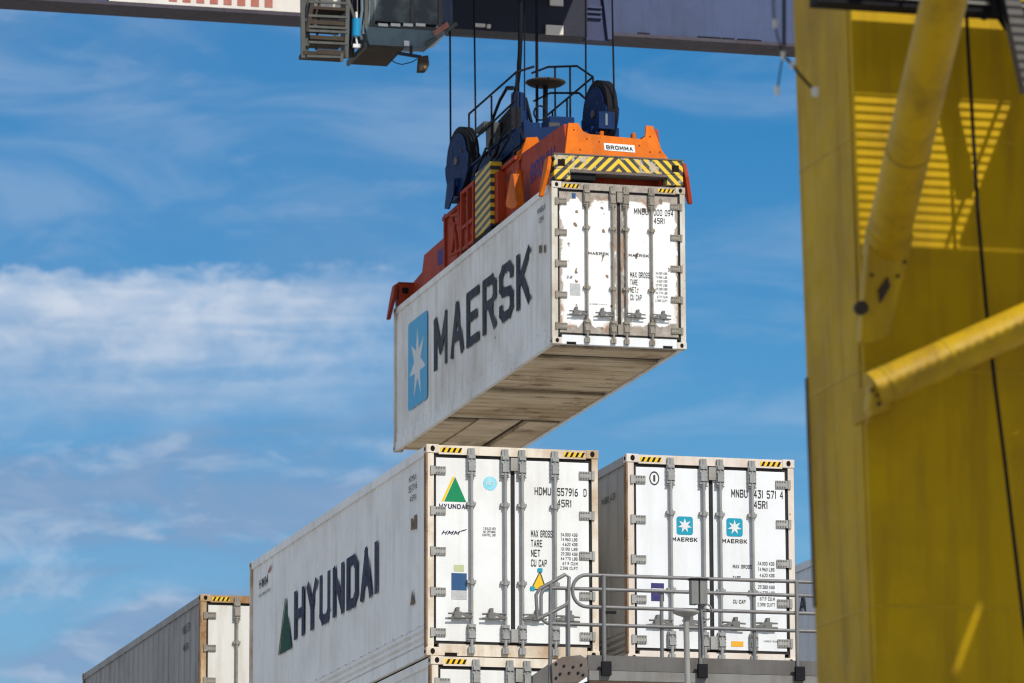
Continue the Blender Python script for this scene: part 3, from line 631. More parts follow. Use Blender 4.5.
# ------------------------------------------------------------------ spreader
CX = 22.069
sp = thing('container_spreader', 'orange telescopic spreader with yellow and black end beam, clamped on the lifted container', 'spreader', (0,0,0))
HT_ = H0[2] + CH                              # top of the lifted container
def end_beam(y0, y1, front):
    b = MB(); yA, yB = (y0, y1)
    b.box(20.89, 23.248, yA, yB, HT_+.215, HT_+.475)
    for x in (20.89, 22.95): b.box(x, x+.298, yA, yB, HT_+.03, HT_+.2145)
    o = b.build('end_beam', HAZ_BEAM if front else SHADED_ORANGE, sp, .01)
    l = MB(); l.box(21.19, 22.95, yA-.02, yB, HT_+.165, HT_+.212); l.build('beam_flange', STEELB if front else SHADED_ORANGE, o)
    t_ = MB(); t_.box(20.885, 23.252, yA-.012, yB+.01, HT_+.476, HT_+.50); t_.build('beam_lip', STEELB if front else SHADED_ORANGE, o)
    for x in (20.96, 23.04): h = MB(); h.box(x, x+.13, yA-.004, yA+.01, HT_+.27, HT_+.39); h.build('beam_opening', HOLE, o)
    for x in (21.0, 23.07): p = MB(); p.disc((x, (yA+yB)/2, HT_+.012), 2, .05, .036, 12); p.build('twistlock', BLACKM, o)
    dk = MB(); dk.box(21.2, 21.65, yA+.03, yB-.03, HT_+.05, HT_+.164); dk.build('beam_bracket', BLACKM, o)
    return o
end_beam(77.285, 77.60, True); end_beam(89.19, 89.50, False)
# front plate with two horns
def slanted(pts, z0, y0, z1, y1, th):
    mb = MB(); n = len(pts); yy = lambda z: y0 + (z-z0)/(z1-z0)*(y1-y0)
    mb.add([(x, yy(z), z) for x, z in pts] + [(x, yy(z)+th, z) for x, z in pts], [tuple(range(n)), tuple(range(n, 2*n))[::-1]] + [(i, (i+1)%n, n+(i+1)%n, n+i) for i in range(n)])
    return mb
ZB, ZT = 19.555, 20.20
plate_pts = [(21.13,ZB),(23.05,ZB),(22.93,19.76),(22.83,ZT+.03),(22.70,ZT+.035),(22.66,20.02),(22.58,19.955),(21.62,20.0),(21.52,20.05),(21.45,ZT+.005),(21.27,ZT)]
tb = thing_front = slanted(plate_pts, ZB, 77.44, ZT, 77.70, .06).build('telescopic_beam', ORANGE, sp, .006)
yy = lambda z: 77.44 + (z-ZB)/(ZT-ZB)*.26
pl = MB(); pl.add([(x, yy(z)-.008, z) for x, z in ((21.87,19.69),(22.43,19.675),(22.43,19.82),(21.87,19.835))], [(0,1,2,3)])
plq = pl.build('name_plate', STARW, tb)
nb = MB(); vs, fs = text_data('BROMMA', .07); nb.add([(21.905 + a*.49, yy(19.71+b*.085)-.012-l, 19.708 + b*.09 - a*.012) for a, b, l in vs], fs); nb.build('plate_lettering', INK, plq)
wl = MB()
for x in (21.20, 22.87):
    wl.prism([(77.52, HT_+.06), (80.75, HT_+.06), (80.75, 20.30), (77.76, ZT-.012), (77.52, 19.55)], 0, x, x+.06)
wl.box(21.26, 22.87, 77.75, 80.7, HT_+.08, HT_+.3)
wl.build('beam_web', SHADED_ORANGE, tb)
lt = MB(); vs, fs = text_data('BROMMA', .06)
u0, u1 = onx(21.195, 530.5, 170).y, onx(21.195, 556, 150).y; z0_ = onx(21.195, 530.5, 185).z; z1_ = onx(21.195, 530.5, 164.5).z
lt.add([(21.196-l, u0 + a*(u1-u0), z0_ + b*(z1_-z0_)) for a, b, l in vs], fs); lt.build('side_lettering', VIOLET, tb)
rd = MB(); P = [onx(21.2, *q_) for q_ in ((451,231),(424,255),(422,272),(407,289.5))]; rd.prism([(86.2, HT_+.06), (89.25, HT_+.06), (89.25, P[3].z), (P[3].y, P[3].z), (P[2].y, P[2].z), (P[1].y, P[1].z), (86.2, P[1].z+.02)], 0, 21.20, 22.94)
rt_ = rd.build('telescopic_beam', SHADED_ORANGE, sp, .006)
vp = MB(); P = [onx(21.196, *q_) for q_ in ((448.5,243),(437.5,252),(437.5,266),(448.5,259))]; vp.prism([(q_.y, q_.z) for q_ in P], 0, 21.194, 21.198); vp.build('faded_lettering', VIOLET, rt_)
# main frame
mf = MB()
mf.prism([(80.78, HT_+.055), (86.6, HT_+.055), (86.6, 20.33), (81.2, 20.36), (80.78, 20.25)], 0, 21.17, 22.97)
mfo = mf.build('main_frame', SHADED_ORANGE, sp, .012)
ft = MB(); P = [ony(80.7, *q_) for q_ in ((519.5,160),(526.5,137.5),(537.5,137),(542,148))]; ft.prism([(q_.x, q_.z) for q_ in P], 1, 80.70, 80.775); ft.prism([(2*CX-q_.x, q_.z) for q_ in P], 1, 80.70, 80.775); ft.prism([(P[0].x, P[0].z), (P[1].x, P[1].z), (P[1].x+.02, P[1].z), (P[0].x+.02, P[0].z)], 1, 80.78, 81.2); ft.build('frame_end_plate', ORANGE, sp)
ed = MB(); ed.box(21.115, 21.197, 80.70, 80.775, HT_+.05, 20.0); ed.build('frame_edge', ORANGE, sp)
rb = MB()
for y in (81.9, 84.1, 85.0, 86.3): rb.box(21.12, 21.169, y, y+.05, HT_+.08, 20.34)
rb.box(21.13, 21.169, 80.8, 86.5, HT_+.06, HT_+.13); rb.box(21.12, 21.169, 80.9, 86.5, 20.24, 20.31)
rb.build('frame_rib', SHADED_ORANGE, mfo)
bt = MB(); bt.box(21.163, 21.169, 80.98, 81.4, 19.6, 19.64)
a0, a1 = onx(21.16, 497, 190).y, onx(21.16, 511, 182).y
for i, s in enumerate(('SWL 41T', '9850 KG')):
    vs, fs = text_data(s, .03); bt.add([(21.160-l, a0 + a*(a1-a0), 19.95 - i*.26 + b*.17) for a, b, l in vs], fs)
bt.build('load_lettering', INK, mfo)
hz_ = MB(); hz_.box(20.94, 21.168, 82.0, 83.15, HT_+.16, 20.44); hzo = hz_.build('striped_panel', HAZ_SIDE, sp, .01)
hb_ = MB(); hb_.box(20.96, 21.168, 82.02, 83.5, HT_+.04, HT_+.155); hb_.build('panel_foot', BLACKM, hzo)
gd = MB(); gd.box(21.02, 21.168, 81.75, 81.98, HT_+.2, 20.2); gd.build('motor_box', SHADED_ORANGE, sp)
# guards and pipes behind the striped panel
fr = MB()
for y in (83.32, 83.75, 84.25): fr.bar((20.98, y, HT_+.1), (20.98, y, 20.34), .09, .07)
for z in (HT_+.16, 19.62, 20.31): fr.bar((20.98, 83.28, z), (20.98, 84.3, z), .07, .07)
fr.box(20.99, 21.168, 83.35, 84.2, HT_+.1, 19.6); fr.box(21.05, 21.168, 84.3, 84.9, HT_+.05, HT_+.35)
for y in (83.45, 83.85): fr.box(20.975, 20.989, y, y+.2, HT_+.32, HT_+.44)
fr.build('hydraulic_guard', SHADED_ORANGE, sp)
hs = MB()
for px0, py0, px1, py1 in ((452,214,458,258), (455,222,452,254), (459,206,461,252), (463,203,459,224), (451,216,463,213), (451,224,462,222), (450,256,466,246)):
    hs.tube([onx(21.0, px0, py0), onx(21.03, (px0+px1)/2+1, (py0+py1)/2), onx(21.05, px1, py1)], .035, 6)
hs.build('hydraulic_hose', SHADED_ORANGE, sp)
# guide arms: one at each corner, flared outwards, and one hanging on the frame
def guide_arm(x, s, y, mat):
    a = MB(); n = 1 if y > 83 else -1
    vs = []
    for z, dx, w in ((19.50, .0, .13), (19.25, .045, .16), (18.80, .14, .05)):
        for th in (0, .07):
            for yy_ in (-w, w): vs.append((x + s*(dx+th), y+yy_, z))
    fs = []
    for k in (0, 4): fs += [(k, k+1, k+5, k+4), (k+2, k+6, k+7, k+3), (k, k+4, k+6, k+2), (k+1, k+3, k+7, k+5)]
    fs += [(0,2,3,1), (8,9,11,10)]
    a.add(vs, fs); return a.build('guide_arm', mat, sp, .006)
guide_arm(20.885, -1, 77.50, ORANGE); guide_arm(23.253, 1, 77.48, SHADED_ORANGE)
guide_arm(20.885, -1, 89.32, SHADED_ORANGE); guide_arm(23.253, 1, 89.32, SHADED_ORANGE)
ga = MB()
P = [onx(21.02, *p) for p in ((517.5,174),(519.5,174),(523,205),(521.5,208),(517,209),(512.5,207),(512,203))]
ga.prism([(p.y, p.z) for p in P], 0, 20.99, 20.9)
ga.prism([(P[1].y-.02, P[1].z), (P[1].y, P[1].z), (P[2].y, P[2].z), (P[2].y-.02, P[2].z)], 0, 20.985, 21.04)
gao = ga.build('guide_lever', ORANGE, sp)
pn_ = MB(); q = onx(20.98, 516.5, 203.5); pn_.disc(q, 0, .05, .03, 12); pn_.build('lever_pin', BLACKM, gao)

# ------------------------------------------------------------------ headblock
hb = thing('lifting_headblock', 'dark blue headblock with two tall rope sheaves and railing, on top of the orange spreader', 'headblock', (0,0,0))
b = MB()
b.box(21.22, 21.52, 80.95, 86.2, 20.53, 20.88); b.box(22.62, 22.92, 80.95, 86.2, 20.53, 20.88)
for y in (80.95, 83.0, 85.85): b.box(21.52, 22.62, y, y+.35, 20.56, 20.85)
b.box(21.26, 21.62, 80.9, 80.949, 20.6, 20.95)
hbf = b.build('frame_beam', BLUEM, hb, .012)
g_ = MB()
for x in (21.35, 22.77):
    for y in (81.5, 85.4): g_.box(x-.1, x+.1, y-.12, y+.12, 20.34, 20.52)
g_.build('coupling_pin', BLACKM, hb)
ub = MB(); ub.box(21.3, 22.85, 81.0, 86.0, 20.42, 20.515); ub.build('shade_gap_slab', BLACKM, hb)  # black slab stands for the shadow gap below the blue beams
pf = MB(); pf.box(21.18, 22.95, 81.3, 86.0, 20.881, 20.91); pf.build('platform', BLUEM, hb)
bx_ = MB(); p0, p1 = ony(81.2, 548, 117), ony(81.2, 573, 126); bx_.box(p0.x, p1.x, 81.1, 81.7, p1.z-.1, p0.z); bx_.build('control_box', BLUEM, hb, .01)
pd = MB(); pd.prism([(21.28,20.58),(22.0,20.58),(21.95,20.90),(21.62,20.84),(21.28,21.0)], 1, 80.82, 80.895); pd.build('lug_plate', BLUEM, hb)
def sheave(x, y, z, r, th, turn=rad(6)):
    def spin(mb):
        c, s_ = math.cos(turn), math.sin(turn)
        mb.v = [(x + (a-x)*c - (b-y)*s_, y + (a-x)*s_ + (b-y)*c, q) for a, b, q in mb.v]; return mb
    w = MB(); w.disc((x, y, z), 0, r, th, 64); wo = spin(w).build('rope_sheave', BLACKM, hb, .02)
    for s in (-1, 1):
        c = MB(); pts = [(y+math.cos(rad(a))*(r-.015), z+math.sin(rad(a))*(r-.015)) for a in range(-180, 1, 10)] + [(y+(r-.13)*math.cos(rad(a)), z+(r-.13)*math.sin(rad(a))) for a in range(8, 173, 10)]
        c.prism(pts, 0, x+s*(th/2+.006), x+s*(th/2+.03)); spin(c).build('cheek_plate', BLUEM, wo)
    h = MB(); h.disc((x, y, z), 0, .075, th+.12, 14); spin(h).build('axle', STEELB, wo)
    for dy, dz in ((-.25,.15),(.25,.2),(.0,-.35)): h = MB(); h.disc((x, y+dy, z+dz), 0, .03, th+.09, 8); spin(h).build('spacer_bolt', STEELD, wo)
    return wo
SH1, SH2 = (21.19, 85.10, 21.12), (22.84, 81.22, 21.24)
sheave(*SH1, .67, .19); sheave(*SH2, .64, .20)
fx_ = MB(); fx_.prism([(84.95,20.75),(85.55,20.75),(85.75,20.32),(85.45,20.25),(85.05,20.45)], 0, 20.985, 21.015); fx_.box(21.02, 21.215, 84.9, 85.7, 20.6, 20.75); fx_.build('sheave_bracket', BLUEM, hb)
fx_ = MB(); p0, p1 = ony(81.0, 589, 128), ony(81.0, 617, 139); fx_.box(p0.x, p1.x, 80.85, 81.7, p1.z, p0.z); fx_.build('sheave_bracket', BLUEM, hb, .01)
gp = MB(); gp.box(22.60, 22.90, 80.44, 80.49, 20.80, 21.12); gp.build('rope_guard', BLUEM, hb)
gp = MB(); gp.box(22.72, 22.76, 80.425, 80.438, 20.86, 21.08); gp.build('guard_rib', CABG, hb)
gp = MB(); gp.box(22.60, 22.63, 80.491, 81.2, 20.80, 20.9); gp.box(22.87, 22.90, 80.491, 81.2, 20.80, 20.9); gp.build('guard_bracket', BLUEM, hb)
# railing
zr, zm = 22.10, 21.56
def rail(pts, r=.022): 
    mb = MB()
    for a, b_ in zip(pts, pts[1:]): mb.tube([a, b_], r, 6)
    return mb
def railing(top, mid, posts):
    mb = rail(top); 
    if mid: mb2 = rail(mid); mb.add(mb2.v, mb2.f, True)
    for a, z0 in posts: mb.tube([a, (a[0], a[1], z0)], .02, 6)
    mb.build('railing', BLACKM, hb)
TL = [onx(21.25, 469, 114), onx(21.25, 516.5, 72), onz(zr+.02, 534, 66.5)]
ML = [onx(21.25, 477, 137), onx(21.25, 515, 101)]
railing(TL, ML, [(TL[0], 20.9), (onx(21.25, 491.5, 96), 20.9), (TL[1], 20.9)])
TR = [onx(22.5, 532, 73), onx(22.6, 548, 67), onx(22.85, 577, 66), onx(23.0, 593, 77), onx(22.9, 544, 118)]
MR = [onx(22.5, 534, 101), onx(22.6, 550, 93), onx(22.85, 579, 93), onx(23.0, 588, 101)]
railing(TR, MR, [(onx(22.7, 555, 67), 20.9), (onx(22.8, 570, 66.3), 20.9), (TR[3], 21.3), (onx(22.95, 567, 98), 20.9), (onx(22.92, 552.5, 110), 20.9)])
# cable basket with its pedestal, cabinets
cb = MB(); q = ony(83.4, 545.5, 83.5)
prof = [(.08, -.05), (.32, -.03), (.385, .015), (.375, .035), (.28, .0), (.0, .0)]
n = 28; vs = []; fs = []
for r, dz in prof: vs += [(q.x + r*math.cos(2*math.pi*i/n), q.y + r*math.sin(2*math.pi*i/n), q.z + dz) for i in range(n)]
for k in range(len(prof)-1): fs += [(k*n+i, k*n+(i+1)%n, (k+1)*n+(i+1)%n, (k+1)*n+i) for i in range(n)]
cb.add(vs, fs, True); cb.add(vs[:n], [tuple(range(n))]); cb.build('cable_basket', BROWNM, hb)
pe = MB(); pz = 20.9
a, c_ = ony(83.3, 513, 92), ony(83.3, 534, 125)
pe.prism([(a.x-.02, pz), (c_.x, pz), (c_.x-.1, pz+.25), (a.x+.2, a.z-.05), (a.x, a.z)], 1, 83.15, 83.45); pe.build('pedestal', BLUEM, hb)
pe = MB(); pe.tube([(a.x+.24, 83.3, a.z-.1), (c_.x+.1, 83.3, pz)], .035, 6); pe.tube([(q.x, q.y, q.z-.05), (q.x-.02, q.y, pz)], .05, 8); pe.tube([(a.x+.05, 83.2, pz), (a.x+.08, 83.2, q.z+.35)], .03, 6); pe.build('pedestal_strut', BLACKM, hb)
kb = MB(); P = [onx(21.45, *p) for p in ((498.5,122),(512,107),(513,132),(499,146))]; kb.prism([(p.y, p.z) for p in P], 0, 21.42, 21.62); kb.build('cabinet_or_sun_patch', BLACKM, hb, .01)
kb = MB(); P = [onx(21.32, *p) for p in ((488,124),(496.5,122),(497,143),(488.5,150))]; kb.prism([(p.y, p.z) for p in P], 0, 21.27, 21.40); kb.build('cabinet_or_sun_patch', STEELD, hb, .01)
cbx = MB()
for p, w in ((onx(21.3, 483, 128), .3), (onx(21.4, 503, 140), .2)): cbx.box(p.x-.06, p.x+.06, p.y-w, p.y+w, p.z-.05, p.z+.06)
cbx.build('junction_box', STEELD, hb)
lp = MB(); c0 = ony(83.0, 540, 113); lp.tube([c0 + Vector((.12*math.cos(t*.5), 0, .14*math.sin(t*.5))) for t in range(13)], .018, 6); lp.tube([onx(21.4, 507,88), onx(21.4,500,100), onx(21.4,490,126)], .03, 6); lp.tube([onx(21.4, 507,88), onx(21.4,513,88)], .04, 6); lp.build('cable_loop', BLACKM, hb)

hz2 = MB()
for (a_, b_, c_, d_2) in (((506,128),(500,140),(496,152),(490,162)), ((512,126),(508,140),(502,150),(497,158)), ((486,148),(482,158),(478,166),(474,176)), ((520,128),(524,140),(520,148),(514,152))):
    hz2.tube([onx(21.19, *a_), onx(21.10, *b_), onx(21.10, *c_), onx(21.16, *d_2)], .026, 6)
hz2.build('hydraulic_hose', BLACKM, hb)
cl2 = MB(); c0 = onx(21.15, 494, 146); cl2.tube([c0 + Vector((0, .35*math.cos(t*.5), .22*math.sin(t*.5))) for t in range(14)], .022, 6); cl2.build('cable_loop', BLACKM, hb)
bo_ = MB()
for px, py in ((480,160),(486,156.5),(492,152.5),(499,147),(506,142.5),(512,138)): bo_.disc(onx(21.213, px, py), 0, .022, .02, 6)
bo_.build('bolt', STEELD, hbf)
fl_ = MB(); q_ = ony(80.9, 556, 124); fl_.box(q_.x-.10, q_.x+.10, 81.0, 81.095, q_.z-.08, q_.z+.05); fl_.build('socket_cover', STEELD, hb)
wp = MB()
for px, py in ((576,128),(580,150),(588,138),(600,141),(640,145),(652,135),(660,152),(650,152)): 
    q_ = ony(77.5, px, py); wp.disc((q_.x, yy(q_.z)-.006, q_.z), 1, .016, .014, 6)
wp.build('bolt', SHADED_ORANGE, tb)
for px in (604, 636): lug = MB(); q_ = ony(77.6, px, 134); lug.box(q_.x-.03, q_.x+.03, 77.72, 77.86, 19.9, 20.09); lug.build('lifting_lug', ORANGE, tb)

# ------------------------------------------------------------------ ropes
ZROPE = 27.6
def rope(p, px_top, r, label):
    top = ony(p[1], px_top, -40); d = (top - Vector(p)); k = (ZROPE - p[2])/d.z
    mb = MB(); mb.tube([p, Vector(p) + d*k], r, 8)
    return tag(mb.build('hoist_rope', ROPE), label, 'rope', 'hoist ropes of the crane')
rope((SH1[0]-.07, SH1[1]+.68, SH1[2]), 449.6, .019, 'leftmost hoist rope, running up from the far edge of the left sheave')
rope((SH1[0]+.09, SH1[1]-.68, SH1[2]), 473.6, .018, 'hoist rope running up from the near edge of the left sheave')
rope((SH2[0]-.09, SH2[1]+.65, SH2[2]), 585.5, .018, 'hoist rope running up from the far edge of the right sheave')
rope((SH2[0]+.09, SH2[1]-.65, SH2[2]), 611.4, .018, 'rightmost hoist rope, from the near edge of the right sheave')
p = ony(83.45, 537, 120); rope((p.x, p.y, 20.92), 536.5, .030, 'thick hoist rope passing right of the cable basket centre')
p = ony(83.0, 524.5, 100); rope((p.x, p.y, p.z-.2), 524.5, .014, 'thin rope beside the bending black power cable')
pc = MB(); pc.tube([onx(21.75, *q_) for q_ in ((509,118),(511,112),(514,100),(517,86),(519,70),(520,50),(520.6,20),(520.6,-60))], .045, 8)
tag(pc.build('power_cable', ROPE), 'thick black cable bending down to the headblock between the ropes', 'cable')

# ------------------------------------------------------------------ gantry crane behind: girder, trolley, cab
gc = thing('gantry_crane', 'slate blue crane girder crossing the sky along the top of the picture', 'crane', (0, 92, 0))
GZ = 25.41
def at92(mb): 
    mb.v = [(x, y-92, z) for x, y, z in mb.v]; return mb
g1 = MB(); g1.box(-14, 46, 91.20, 91.92, GZ+.05, GZ+2.4); at92(g1).build('girder', SLATE, gc)
g1 = MB(); g1.box(-14, 46, 91.12, 92.0, GZ-.02, GZ+.048); at92(g1).build('girder_flange', SLATED, gc)
g1 = MB(); x0, x1 = ony(91, 110, 5).x, ony(91, 352, 20).x; g1.box(x0, x1, 91.13, 91.195, GZ+.06, GZ+2.3); sb = at92(g1).build('sign_board', CREAM, gc)
g1 = MB()
for i in range(8):
    xx = ony(91, 170 + i*13.7, 5).x; g1.box(xx, xx+.165, 91.12, 91.128, ony(91.1, 275, 7.5).z, ony(91.1, 275, 7.5).z+1.1)
at92(g1).build('sign_lettering', REDS, sb)
for x in (-12, 43): g1 = MB(); g1.box(x, x+1.4, 90.8, 92.2, 0, GZ-.02); at92(g1).build('girder_leg', YELLOW, gc)
# small stains and cleats under the flange
for px in (640, 700, 712, 725, 740, 752): 
    xx = ony(91, px, 45).x; g1 = MB(); g1.box(xx, xx+.25, 91.13, 91.195, GZ+.049, GZ+.085); at92(g1).build('flange_cleat', BLACKM, gc)

tr = thing('crane_trolley', 'trolley above the ropes, with dark and pale panels for its shadow and sun leaks on the girder', 'trolley', (0,0,0))
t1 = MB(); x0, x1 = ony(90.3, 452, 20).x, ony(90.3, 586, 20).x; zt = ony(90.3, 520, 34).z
t1.box(x0, x1, 90.2, 90.7, zt, zt+2.6); t1.build('trolley_shade_panel', NAVYM, tr)  # dark panel stands in for the trolley's shadow on the girder
t1 = MB(); x2 = ony(90.3, 610, 20).x; t1.box(x1, x2, 90.35, 90.6, zt-.02, zt+2.6); t1.build('dim_shade_panel', painted('dim_blue_shade', (.05,.06,.13), (.03,.03,.05), .5, 0, .5, 2, .2, seed=81), tr)  # paler strip of the same painted shadow
t1 = MB(); t1.box(20.9, 25.5, 78.5, 90.1, 27.55, 27.9); t1.build('platform', NAVYM, tr)
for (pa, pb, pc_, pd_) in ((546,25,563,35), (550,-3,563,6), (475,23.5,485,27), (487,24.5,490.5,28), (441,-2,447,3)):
    a, c_ = ony(90.15, pa, pb), ony(90.15, pc_, pd_); t1 = MB(); t1.box(a.x, c_.x, 90.12, 90.199, c_.z, a.z); t1.build('cabinet_or_sun_patch', CREAM, tr)  # pale boxes stand in for sun leaking onto the girder
t1 = MB()
for py in (4, 9, 14):
    a, c_ = ony(90.2, 582, py), ony(90.2, 603, py+1.2); t1.box(a.x, c_.x, 90.28, 90.349, c_.z-.05, a.z)
a = ony(90.2, 605, 0); t1.bar((a.x, 90.3, a.z+.3), (a.x+.12, 90.3, zt), .09, .09)
t1.build('access_ladder', SLATE, tr)
t1 = MB(); t1.box(20.0, 20.3, 89.6, 90.19, zt+.5, 27.6); t1.box(24.2, 24.5, 89.6, 90.19, zt+.9, 27.6); t1.build('hanger', NAVYM, tr)

cab = thing('operator_cab', 'glazed operator cab with grey underside and open stair frame, hanging below the girder', 'crane cab', (0,0,0))
YC = 84.0
def A(px, py, y=YC): return ony(y, px, py)
t1 = MB(); a, c_ = A(366, -60), A(440, 27); t1.box(a.x, c_.x, YC, YC+2.2, c_.z+.04, a.z); t1.build('window', GLASS, cab)
t1 = MB(); c2 = A(460, 22); vs = [(c_.x, YC, c_.z+.04), (c2.x, YC+.6, c_.z+.16), (c2.x, YC+2.2, c_.z+.16), (c_.x, YC+2.2, c_.z+.04)]
t1.add(vs + [(x, y, a.z) for x, y, z in vs], [(0,1,2,3), (7,6,5,4), (0,4,5,1), (1,5,6,2), (2,6,7,3), (3,7,4,0)]); t1.build('window', GLASS, cab)
t1 = MB()
for px in (366, 372, 412, 440): p = A(px, 27); t1.box(p.x-.035, p.x+.035, YC-.04, YC+.01, p.z, a.z)
p = A(366, 27); t1.box(p.x-.04, A(441, 27).x, YC-.05, YC-.005, p.z-.03, p.z+.06)
t1.build('window_frame', CABGREEN, cab)
# floor pan, wider above than below
u = [A(362, 24), A(440, 27), A(446, 22)]; zt_, zb_ = A(400, 30).z, A(400, 46).z
xa, xb, xc, xd = A(364, 30).x, A(445, 30).x, A(370, 44).x, A(428, 46).x
t1 = MB(); vs = [(xa, YC-.1, zt_), (xb, YC-.1, zt_), (xb, YC+.9, zt_), (xa, YC+.9, zt_), (xc, YC+.05, zb_), (xd, YC+.05, zb_), (xd, YC+.35, zb_), (xc, YC+.35, zb_)]
t1.add(vs, [(0,1,2,3), (7,6,5,4), (0,4,5,1), (1,5,6,2), (2,6,7,3), (3,7,4,0)]); t1.build('floor_pan', CABG, cab, .01)
t1 = MB()
for k in range(4):
    a_, b_ = A(377 + k*12.5, 24.5), A(386.5 + k*12.5, 28); t1.box(a_.x, b_.x, YC-.112, YC-.101, b_.z, a_.z)
t1.build('sill_pad', CREAM, cab)
t1 = MB(); p = [A(425, 46), A(459, 20), A(456, 19), A(441, 29)]; t1.bar((p[0].x, YC-.12, p[0].z), (p[1].x, YC+.3, p[1].z), .10, .07); t1.bar((p[3].x-.1, YC-.12, p[3].z-.05), (p[2].x, YC+.3, p[2].z), .06, .05); t1.build('edge_rail', CABGREEN, cab)
t1 = MB(); p0, p1 = A(432, 36), A(448, 24); t1.bar((p0.x, YC-.19, p0.z), (p1.x, YC+.02, p1.z), .03, .10); t1.build('red_marking', REDS, cab)
# stair frame at the left
t1 = MB()
for px, px2, y in ((302, 303, YC), (313, 306, YC+.1), (349, 346, YC), (356, 349, YC+.6), (307, 305, YC+.8), (354, 352, YC+.8)):
    a_, b_ = A(px, -50, y), A(px2, 58, y); t1.bar((a_.x, y, a_.z), (b_.x, y, b_.z), .075, .075)
t1.build('stair_frame', CABGREEN, cab)
t1 = MB(); t1.bar(A(318,-30), A(307, 32), .07, .09); t1.bar(A(330,-40), A(312, 30), .03, .03); t1.build('stair_brace', BROWNM, cab)
t1 = MB(); t1.bar(A(305,20), A(347,41), .03, .03); t1.bar(A(347,-4), A(362,40), .05, .05); t1.bar(A(340,-30,YC+.7), A(352,44,YC+.7), .05, .05); t1.bar(A(322,-30,YC+.7), A(316,50,YC+.7), .04, .04); t1.build('stair_brace', CABGREEN, cab)
t1 = MB(); t1.box(A(352,0).x, A(361,0).x, YC+.35, YC+1.0, A(355,40).z, A(355,-40).z); t1.build('cable_duct', NAVYM, cab)
for py, hh in ((6, .05), (20, .07), (35, .07)):
    a_, b_ = A(310, py), A(346, py+2.5); t1 = MB(); t1.box(a_.x, b_.x, YC-.02, YC+.7, b_.z-hh, a_.z); t1.build('stair_tread', BROWNM, cab)
for py in (2, 16, 27, 31, 42.5):
    a_, b_ = A(308, py), A(347, py+1.8); t1 = MB(); t1.bar((a_.x, YC-.03, a_.z), (b_.x, YC-.03, b_.z), .04, .045); t1.build('stair_rail', CABGREEN, cab)
a_, b_ = A(303, 47), A(345, 57.5); t1 = MB(); t1.box(a_.x, b_.x, YC-.05, YC+.38, b_.z, a_.z-.08); t1.box(a_.x+.25, b_.x, YC-.06, YC-.051, b_.z+.02, b_.z+.12); t1.build('stair_landing', BROWNM, cab)
t1 = MB(); a_, b_ = A(341, 54), A(342, 62.5); t1.box(a_.x-.03, a_.x+.03, YC-.08, YC-.05, b_.z, a_.z); t1.bar((A(306,57).x, YC-.075, A(306,57).z), (A(340,58).x, YC-.075, A(340,58).z), .02, .04); t1.build('landing_trim', CABGREEN, cab)
t1 = MB(); p = [A(364, 45), A(404, 46), A(383, 64), A(347, 62)]
t1.box(p[0].x+.02, p[1].x, YC+.05, YC+1.45, p[1].z-.05, p[1].z); t1.build('lower_hatch', BROWNM, cab)
t1 = MB(); t1.bar((A(366,45).x, YC+.02, A(366,45).z), (A(366,45).x-.02, YC+1.5, A(366,45).z), .05, .10); t1.build('hatch_rail', CABGREEN, cab)
t1 = MB(); a_, b_ = A(356.5, 19), A(356, 36.5); t1.tube([a_, b_], .085, 14); cyl = t1.build('gas_cylinder', CYAN, cab)
t1 = MB(); t1.tube([A(356.3, 12), A(356.5, 19)], .025, 8); t1.tube([A(356, 36.5), A(357, 45)], .02, 8); t1.build('cylinder_rod', WHITEP, cyl)
t1 = MB(); t1.box(A(353,44).x, A(360,44).x, YC-.02, YC+.03, A(355,47.5).z, A(355,44).z); t1.box(A(404,40).x, A(409,40).x, YC-.03, YC+.0, A(406,46).z, A(406,41).z); t1.build('white_fitting', WHITEP, cab)
for px in (361, 365, 369, 374): 
    t1 = MB(); t1.tube([A(px, -40), A(px+1, 10), A(px-2, 34)], .03, 6); t1.build('conduit', CABG, cab)
t1 = MB(); t1.bar(A(397, 53), A(421, 57), .04, .06); t1.bar(A(411, 46), A(411, 55), .05, .05); arm = t1.build('camera_arm', NAVYM, cab)
t1 = MB(); p = [A(419.5,57), A(427.5,56), A(428.5,66), A(426,71), A(418.5,71)]; t1.prism([(q_.x, q_.z) for q_ in p], 1, YC-.06, YC+.16); cm_ = t1.build('camera', BROWNM, cab)
t1 = MB(); p = A(424, 68); t1.disc((p.x, YC-.07, p.z), 1, .03, .02, 12); t1.build('camera_lens', BROWNG, cm_)
t1 = MB(); t1.tube([A(391,60), A(396,63), A(402,64.5), A(408,63), A(412,62), A(417,59)], .010, 5); t1.build('camera_cable', ROPE, cab)
t1 = MB(); t1.box(19.2, 20.7, YC+.2, YC+1.6, 25.6, 27.56); t1.build('cab_hanger', NAVYM, cab)

